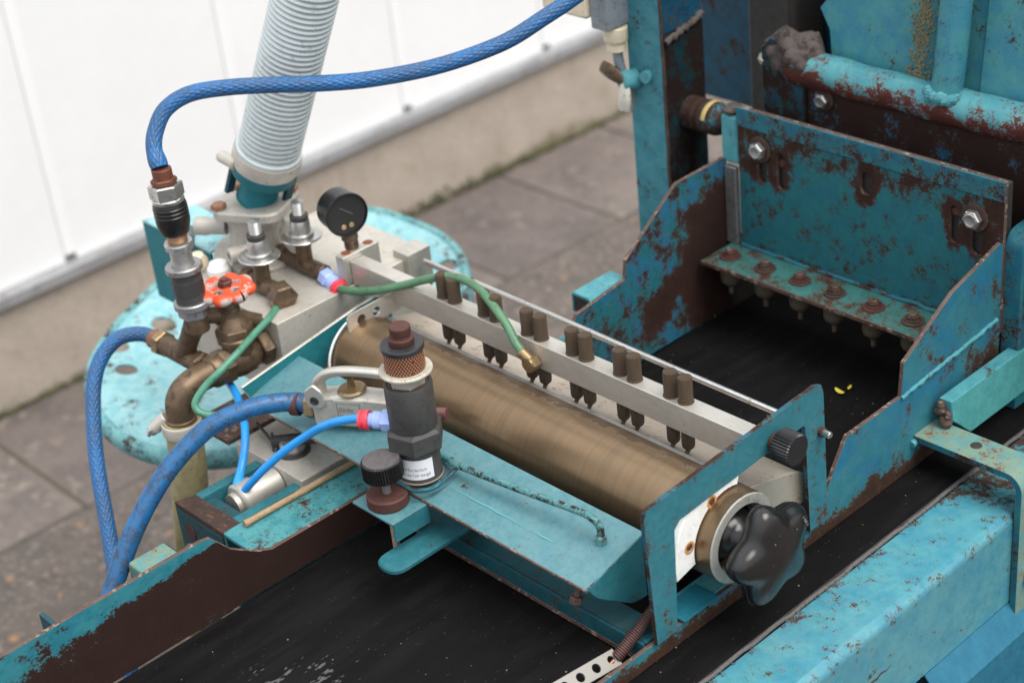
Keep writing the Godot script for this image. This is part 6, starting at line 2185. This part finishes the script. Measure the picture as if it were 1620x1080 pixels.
func make_materials() -> void:
	make_noise()
	var V3 := func(x: float, y: float, z: float) -> Vector3: return Vector3(x, y, z)
	var knurl := crossed(32, 1.3)
	M.teal = paint(1, {"a": Vector3(0.0272, 0.1470, 0.1747), "b": Vector3(0.0218, 0.1260, 0.1596), "thr": 0.82, "dirt": 0.15, "rough": 0.4, "bump": 0.02})
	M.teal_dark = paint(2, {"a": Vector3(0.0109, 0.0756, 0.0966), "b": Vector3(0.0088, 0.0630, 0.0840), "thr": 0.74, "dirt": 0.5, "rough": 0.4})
	M.tray = paint(3, {"a": Vector3(0.088, 0.208, 0.236), "b": Vector3(0.070, 0.188, 0.222), "spec": 0.45, "thr": 0.86, "dirt": 0.55, "dcol": Vector3(0.13, 0.15, 0.135), "rough": 0.24, "bump": 0.025})
	M.worn = paint(4, {"a": Vector3(0.0204, 0.1386, 0.1722), "b": Vector3(0.0150, 0.1092, 0.1680), "thr": 0.62, "dirt": 0.5})
	M.worn2 = paint(5, {"a": Vector3(0.0190, 0.1260, 0.1596), "b": Vector3(0.0136, 0.0924, 0.1512), "thr": 0.45, "dirt": 0.6})
	M.light = paint(6, {"a": Vector3(0.0816, 0.2856, 0.3192), "b": Vector3(0.0578, 0.2436, 0.2940), "thr": 0.74, "dirt": 0.3, "rough": 0.26})
	M.seat = paint(7, {"a": Vector3(0.27, 0.50, 0.535), "b": Vector3(0.20, 0.44, 0.485), "thr": 0.745, "dirt": 0.35, "rough": 0.3})
	M.beige_bar = paint(8, {"a": Vector3(0.1632, 0.2520, 0.2016), "b": Vector3(0.1088, 0.2520, 0.2520), "thr": 0.70, "dirt": 0.4, "r2": Vector3(0.25, 0.11, 0.04)})
	M.rust = mottle(9, Vector3(0.032, 0.016, 0.012), Vector3(0.055, 0.028, 0.02), Vector3(0.10, 0.05, 0.03), {"full": true, "r0": 0.6, "r1": 0.9, "bump": 0.03, "spot": 0.6})
	M.rust_edge = mottle(10, Vector3(0.10, 0.058, 0.046), Vector3(0.05, 0.026, 0.02), Vector3(0.22, 0.16, 0.13), {"full": true, "r0": 0.5, "r1": 0.85, "bump": 0.03, "spot": 0.58})
	M.rust_red = mottle(11, Vector3(0.07, 0.022, 0.016), Vector3(0.07, 0.022, 0.017), Vector3(0.2, 0.07, 0.04), {"r0": 0.5, "r1": 0.8, "bump": 0.02})
	M.alu = mottle(12, Vector3(0.58, 0.555, 0.51), Vector3(0.50, 0.475, 0.43), Vector3(0.42, 0.36, 0.28), {"full": true, "metal": 0.7, "r0": 0.38, "r1": 0.55, "bump": 0.006, "spot": 0.68, "stretch": 2, "grain": 0.12})
	M.alu_dirty = mottle(13, Vector3(0.56, 0.53, 0.48), Vector3(0.48, 0.45, 0.40), Vector3(0.38, 0.32, 0.25), {"full": true, "metal": 0.45, "r0": 0.42, "r1": 0.6, "bump": 0.01, "spot": 0.69, "grain": 0.2})
	M.cast = mottle(14, Vector3(0.46, 0.44, 0.40), Vector3(0.38, 0.36, 0.325), Vector3(0.29, 0.255, 0.21), {"full": true, "metal": 0.3, "r0": 0.5, "r1": 0.7, "bump": 0.04, "spot": 0.67})
	M.steel = mottle(15, Vector3(0.62, 0.61, 0.59), Vector3(0.5, 0.49, 0.47), Vector3(0.3, 0.24, 0.19), {"full": true, "metal": 0.95, "r0": 0.22, "r1": 0.38, "spot": 0.68, "grain": 0.1})
	M.zinc = mottle(16, Vector3(0.55, 0.55, 0.54), Vector3(0.42, 0.41, 0.40), Vector3(0.27, 0.22, 0.16), {"full": true, "metal": 0.9, "r0": 0.3, "r1": 0.5, "spot": 0.66, "grain": 0.15})
	M.grey_steel = mottle(17, Vector3(0.36, 0.35, 0.36), Vector3(0.28, 0.27, 0.28), Vector3(0.16, 0.14, 0.13), {"metal": 0.8, "r0": 0.35, "r1": 0.5, "spot": 0.66})
	M.bronze = mottle(18, Vector3(0.17, 0.115, 0.072), Vector3(0.115, 0.078, 0.05), Vector3(0.07, 0.05, 0.036), {"full": true, "metal": 0.55, "r0": 0.38, "r1": 0.6, "bump": 0.015, "spot": 0.6})
	M.brass = mottle(19, Vector3(0.36, 0.265, 0.15), Vector3(0.36, 0.25, 0.13), Vector3(0.2, 0.13, 0.07), {"metal": 0.85, "r0": 0.3, "r1": 0.45, "spot": 0.62})
	M.nozzle = mottle(20, Vector3(0.15, 0.105, 0.068), Vector3(0.105, 0.072, 0.048), Vector3(0.2, 0.15, 0.1), {"metal": 0.45, "r0": 0.4, "r1": 0.6, "uv": true, "w": 128, "h": 128})
	M.nozzle.roughness_texture = null
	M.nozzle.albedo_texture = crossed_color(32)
	M.nozzle.roughness = 0.55
	M.nozzle.heightmap_enabled = true
	M.nozzle.heightmap_texture = knurl
	M.nozzle.heightmap_scale = 0.09
	M.nozzle.uv1_scale = Vector3(15, 15, 1)
	M.nozzle_body = mottle(21, Vector3(0.085, 0.066, 0.048), Vector3(0.06, 0.046, 0.035), Vector3(0.12, 0.09, 0.06), {"metal": 0.4, "r0": 0.45, "r1": 0.65, "w": 128, "h": 128, "tri": 0.08})
	M.knurl_grey = mottle(22, Vector3(0.11, 0.108, 0.114), Vector3(0.17, 0.165, 0.175), Vector3(0.12, 0.11, 0.11), {"metal": 0.7, "r0": 0.35, "r1": 0.5, "uv": true, "w": 128, "h": 128})
	M.knurl_grey.roughness_texture = null
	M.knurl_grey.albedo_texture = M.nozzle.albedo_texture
	M.knurl_grey.roughness = 0.45
	M.knurl_grey.heightmap_enabled = true
	M.knurl_grey.heightmap_texture = knurl
	M.knurl_grey.heightmap_scale = 0.05
	M.knurl_grey.uv1_scale = Vector3(34, 34, 1)
	M.black = mottle(24, Vector3(0.011, 0.010, 0.011), Vector3(0.015, 0.014, 0.015), Vector3(0.04, 0.036, 0.034), {"r0": 0.2, "r1": 0.34, "spot": 0.72, "grain": 0.2, "w": 256, "h": 256})
	M.knob = mottle(25, Vector3(0.010, 0.009, 0.009), Vector3(0.013, 0.011, 0.012), Vector3(0.022, 0.02, 0.02), {"r0": 0.28, "r1": 0.29, "spot": 0.75, "w": 256, "h": 256, "bump": 0.004})
	M.black_matt = mottle(26, Vector3(0.05, 0.048, 0.048), Vector3(0.036, 0.035, 0.035), Vector3(0.085, 0.078, 0.07), {"r0": 0.45, "r1": 0.6, "bump": 0.01, "spot": 0.68, "tri": 0.1})
	M.white_plastic = mottle(27, Vector3(0.80, 0.80, 0.79), Vector3(0.77, 0.77, 0.76), Vector3(0.62, 0.5, 0.36), {"r0": 0.35, "r1": 0.45, "spot": 0.72, "grain": 0.04})
	M.cream_steel = mottle(28, Vector3(0.50, 0.43, 0.36), Vector3(0.44, 0.38, 0.315), Vector3(0.3, 0.22, 0.15), {"full": true, "metal": 0.55, "r0": 0.32, "r1": 0.5, "spot": 0.64, "grain": 0.12})
	M.hose_grey = mottle(29, Vector3(0.50, 0.55, 0.56), Vector3(0.44, 0.49, 0.50), Vector3(0.36, 0.37, 0.34), {"full": true, "r0": 0.4, "r1": 0.55, "spot": 0.66, "grain": 0.12})
	var braid := crossed(32, 2.2)
	M.hose_blue = mottle(30, Vector3(0.011, 0.105, 0.27), Vector3(0.009, 0.07, 0.18), Vector3(0.025, 0.045, 0.085), {"full": true, "r0": 0.35, "r1": 0.5, "spot": 0.54, "grain": 0.35, "tri": 0.12})
	M.hose_braid = StandardMaterial3D.new()
	M.hose_braid.albedo_texture = braid_color()
	M.hose_braid.roughness = 0.42
	M.hose_braid.uv1_scale = Vector3(1, 0.25, 1)
	M.hose_braid.heightmap_enabled = true
	M.hose_braid.heightmap_texture = braid_height()
	M.hose_braid.heightmap_scale = 0.05
	M.tube_blue = mottle(31, Vector3(0.02, 0.30, 0.80), Vector3(0.02, 0.27, 0.74), Vector3(0.02, 0.2, 0.55), {"r0": 0.25, "r1": 0.35, "spot": 0.74, "grain": 0.06, "w": 192, "h": 192})
	M.tube_green = mottle(32, Vector3(0.085, 0.20, 0.11), Vector3(0.055, 0.185, 0.10), Vector3(0.12, 0.2, 0.12), {"r0": 0.35, "r1": 0.5, "spot": 0.66, "grain": 0.1, "w": 192, "h": 192})
	M.tube_pale_green = mottle(33, Vector3(0.075, 0.25, 0.17), Vector3(0.06, 0.2, 0.14), Vector3(0.1, 0.2, 0.14), {"r0": 0.35, "r1": 0.5, "w": 192, "h": 192})
	M.hose_tan = mottle(34, Vector3(0.33, 0.29, 0.16), Vector3(0.27, 0.235, 0.13), Vector3(0.22, 0.19, 0.11), {"r0": 0.35, "r1": 0.5, "spot": 0.66, "grain": 0.2, "tri": 0.1})
	M.fitting_blue = plain(0.33, 0.44, 0.82, 0.38)
	M.fitting_red = plain(0.72, 0.045, 0.075, 0.38)
	M.wheel_red = paint(12, {"a": Vector3(0.72, 0.085, 0.03), "b": Vector3(0.66, 0.075, 0.03), "r1": Vector3(0.32, 0.31, 0.30), "r2": Vector3(0.45, 0.44, 0.43), "thr": 0.55, "cw": 1.7, "dirt": 0.1, "tri": 0.22, "rough": 0.4})
	M.label = plain(0.72, 0.73, 0.76, 0.45)
	M.ink = plain(0.03, 0.03, 0.035, 0.6)
	M.cream_plastic = mottle(35, Vector3(0.72, 0.62, 0.46), Vector3(0.68, 0.58, 0.42), Vector3(0.5, 0.42, 0.3), {"r0": 0.4, "r1": 0.5, "grain": 0.06, "spot": 0.7, "w": 192, "h": 192})
	M.box_grey = mottle(36, Vector3(0.2, 0.23, 0.26), Vector3(0.17, 0.2, 0.225), Vector3(0.13, 0.14, 0.14), {"r0": 0.4, "r1": 0.55, "w": 192, "h": 192})
	M.zinc_dot = plain(0.42, 0.21, 0.115, 0.45, 0.4)
	M.gold = plain(0.62, 0.46, 0.26, 0.3, 0.9)
	M.grunge = mottle(37, Vector3(0.085, 0.068, 0.063), Vector3(0.05, 0.04, 0.038), Vector3(0.03, 0.021, 0.018), {"full": true, "r0": 0.7, "r1": 0.95, "bump": 0.16, "spot": 0.55})
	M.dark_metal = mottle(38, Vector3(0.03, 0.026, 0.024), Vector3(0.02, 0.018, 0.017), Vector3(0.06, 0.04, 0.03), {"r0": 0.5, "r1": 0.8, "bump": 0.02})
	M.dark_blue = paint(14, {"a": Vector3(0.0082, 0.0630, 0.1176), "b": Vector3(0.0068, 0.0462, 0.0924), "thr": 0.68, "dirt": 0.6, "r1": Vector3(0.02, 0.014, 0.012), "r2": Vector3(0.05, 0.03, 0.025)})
	M.teal_clean = paint(15, {"a": Vector3(0.0177, 0.1596, 0.1890), "b": Vector3(0.0156, 0.1428, 0.1764), "thr": 0.95, "dirt": 0.12, "rough": 0.45})
	M.teal_clean_light = derive(M.teal_clean, 1.0, 1.0, 1.0)
	M.teal_clean_light.albedo_color = lin(1.0, 1.0, 1.0)
	M.zinc_flat = plain(0.25, 0.24, 0.225, 0.45, 0.4)
	M.dark_line = plain(0.2, 0.19, 0.175, 0.7)
	M.seat_worn = paint(17, {"a": Vector3(0.1700, 0.3960, 0.4140), "b": Vector3(0.1020, 0.3192, 0.3528), "thr": 0.62, "dirt": 0.5, "rough": 0.3, "tri": 0.22})
	M.teal_pale = derive(M.teal_clean, 1.0, 1.0, 1.0)
	M.zinc_flat = plain(0.25, 0.24, 0.225, 0.45, 0.4)
	M.dark_line = plain(0.2, 0.19, 0.175, 0.7)
	M.seat_worn = paint(17, {"a": Vector3(0.1700, 0.3960, 0.4140), "b": Vector3(0.1020, 0.3192, 0.3528), "thr": 0.62, "dirt": 0.5, "rough": 0.3, "tri": 0.22})
	M.teal_pale.albedo_color = Color(1.9, 1.35, 1.25)
	M.wet_black = mottle(59, Vector3(0.03, 0.03, 0.034), Vector3(0.02, 0.02, 0.024), Vector3(0.05, 0.05, 0.055), {"r0": 0.08, "r1": 0.4, "spot": 0.6, "w": 128, "h": 128, "tri": 0.06})
	M.petal = plain(0.62, 0.52, 0.06, 0.5)
	M.panel = mottle(39, Vector3(0.775, 0.782, 0.796), Vector3(0.75, 0.757, 0.772), Vector3(0.80, 0.79, 0.77), {"full": true, "r0": 0.4, "r1": 0.5, "spot": 0.78, "grain": 0.02, "tri": 1.2})
	M.seam = plain(0.80, 0.806, 0.822, 0.4)
	M.sill = mottle(40, Vector3(0.34, 0.345, 0.36), Vector3(0.29, 0.295, 0.31), Vector3(0.2, 0.19, 0.18), {"metal": 0.3, "r0": 0.45, "r1": 0.6, "tri": 0.7})
	M.moss = mottle(41, Vector3(0.055, 0.06, 0.022), Vector3(0.035, 0.042, 0.016), Vector3(0.09, 0.085, 0.04), {"r0": 0.9, "r1": 1.0, "bump": 0.1, "w": 192, "h": 192})
	for k in 3:
		M["slab%d" % k] = derive(M.slab0, 1.0 - 0.08 * k, 1.0 - 0.085 * k, 1.0 - 0.08 * k) if k else mottle(42, Vector3(0.165, 0.138, 0.126), Vector3(0.098, 0.083, 0.080), Vector3(0.2, 0.17, 0.148), {"full": true, "r0": 0.55, "r1": 0.9, "bump": 0.12, "spot": 0.6, "grain": 0.4, "tri": 0.9})
	M.aggregate = aggregate()
	M.joint = plain(0.075, 0.066, 0.045, 0.95)

func braid_color() -> ImageTexture:
	var w := 256
	var h := 512
	var b := PackedByteArray()
	b.resize(w * h * 3)
	for y in h:
		for x in w:
			var u := fposmod((x * 12.0 / w + y * 24.0 / h) , 1.0)
			var v := fposmod((x * 12.0 / w - y * 24.0 / h), 1.0)
			var line := 1.0 if (u < 0.2 or v < 0.2) else 0.0
			var wear := smoothstep(0.42, 0.62, NC[(y + 90) % S * S + x % S] / 255.0 * 0.55 + NM[y * S + x] / 255.0 * 0.45)
			var col := Vector3(0.011, 0.110, 0.31).lerp(Vector3(0.028, 0.055, 0.10), wear * (0.35 + 0.30 * line))
			col = col * (0.85 + 0.3 * NF[y * S + x] / 255.0)
			col = col.lerp(Vector3(0.09, 0.085, 0.08), 0.45 * smoothstep(0.62, 0.75, NM[(y + 200) % S * S + x] / 255.0 * 0.6 + NG[y * S + x] / 255.0 * 0.4))
			put(b, (y * w + x) * 3, col.x, col.y, col.z)
	return ImageTexture.create_from_image(Image.create_from_data(w, h, false, Image.FORMAT_RGB8, b))

func braid_height() -> ImageTexture:
	var w := 256
	var h := 512
	var im := Image.create_empty(w, h, false, Image.FORMAT_L8)
	for y in h:
		for x in w:
			var u := fposmod((x * 12.0 / w + y * 24.0 / h), 1.0)
			var v := fposmod((x * 12.0 / w - y * 24.0 / h), 1.0)
			var a := minf(minf(u, 1.0 - u), minf(v, 1.0 - v)) * 2.0
			im.set_pixel(x, y, Color(clampf(a * 1.6, 0, 1), 0, 0))
	return ImageTexture.create_from_image(im)

func aggregate() -> StandardMaterial3D:     # rough concrete with pebbles showing
	var w := 1024
	var f := FastNoiseLite.new()
	f.seed = 5
	f.noise_type = FastNoiseLite.TYPE_CELLULAR
	f.cellular_return_type = FastNoiseLite.RETURN_CELL_VALUE
	f.frequency = 0.055
	var idv := f.get_image(w, w, false, false, false).get_data()
	f.cellular_return_type = FastNoiseLite.RETURN_DISTANCE
	var im := f.get_image(w, w)
	im.convert(Image.FORMAT_L8)
	var dd := im.get_data()
	var alb := PackedByteArray()
	var hr := PackedByteArray()
	alb.resize(w * w * 3)
	hr.resize(w * w * 3)
	for y in w:
		for x in w:
			var k := y * w + x
			var i := y % S * S + x % S
			var cc := NC[i] / 255.0
			var mm := NM[i] / 255.0
			var gg := NG[i] / 255.0
			var col := Vector3(0.12, 0.099, 0.088).lerp(Vector3(0.075, 0.066, 0.062), cc) * (0.7 + 0.35 * mm + 0.25 * gg)
			var d := dd[k] / 255.0
			var id := idv[k] / 255.0
			var ht := 0.25 + 0.2 * mm + 0.1 * gg
			if d < 0.5 * id and id > 0.35:
				var t := fposmod(id * 37.0, 1.0)
				var pc := Vector3(0.17, 0.14, 0.12).lerp(Vector3(0.27, 0.235, 0.205), t)
				if t > 0.88: pc = Vector3(0.33, 0.19, 0.10)
				if t < 0.3: pc = Vector3(0.13, 0.11, 0.105)
				col = col.lerp(pc * (0.9 + 0.2 * gg), 0.75)
				ht = 0.6 + 0.3 * (0.5 - d)
			put(alb, k * 3, col.x, col.y, col.z)
			hr[k * 3] = int(clampf(ht, 0, 1) * 255.0)
			hr[k * 3 + 1] = int((0.75 + 0.2 * gg) * 255.0)
	var m := finish(alb, hr, w, w, 0.85, 0.25)
	m.uv1_world_triplanar = true
	return m
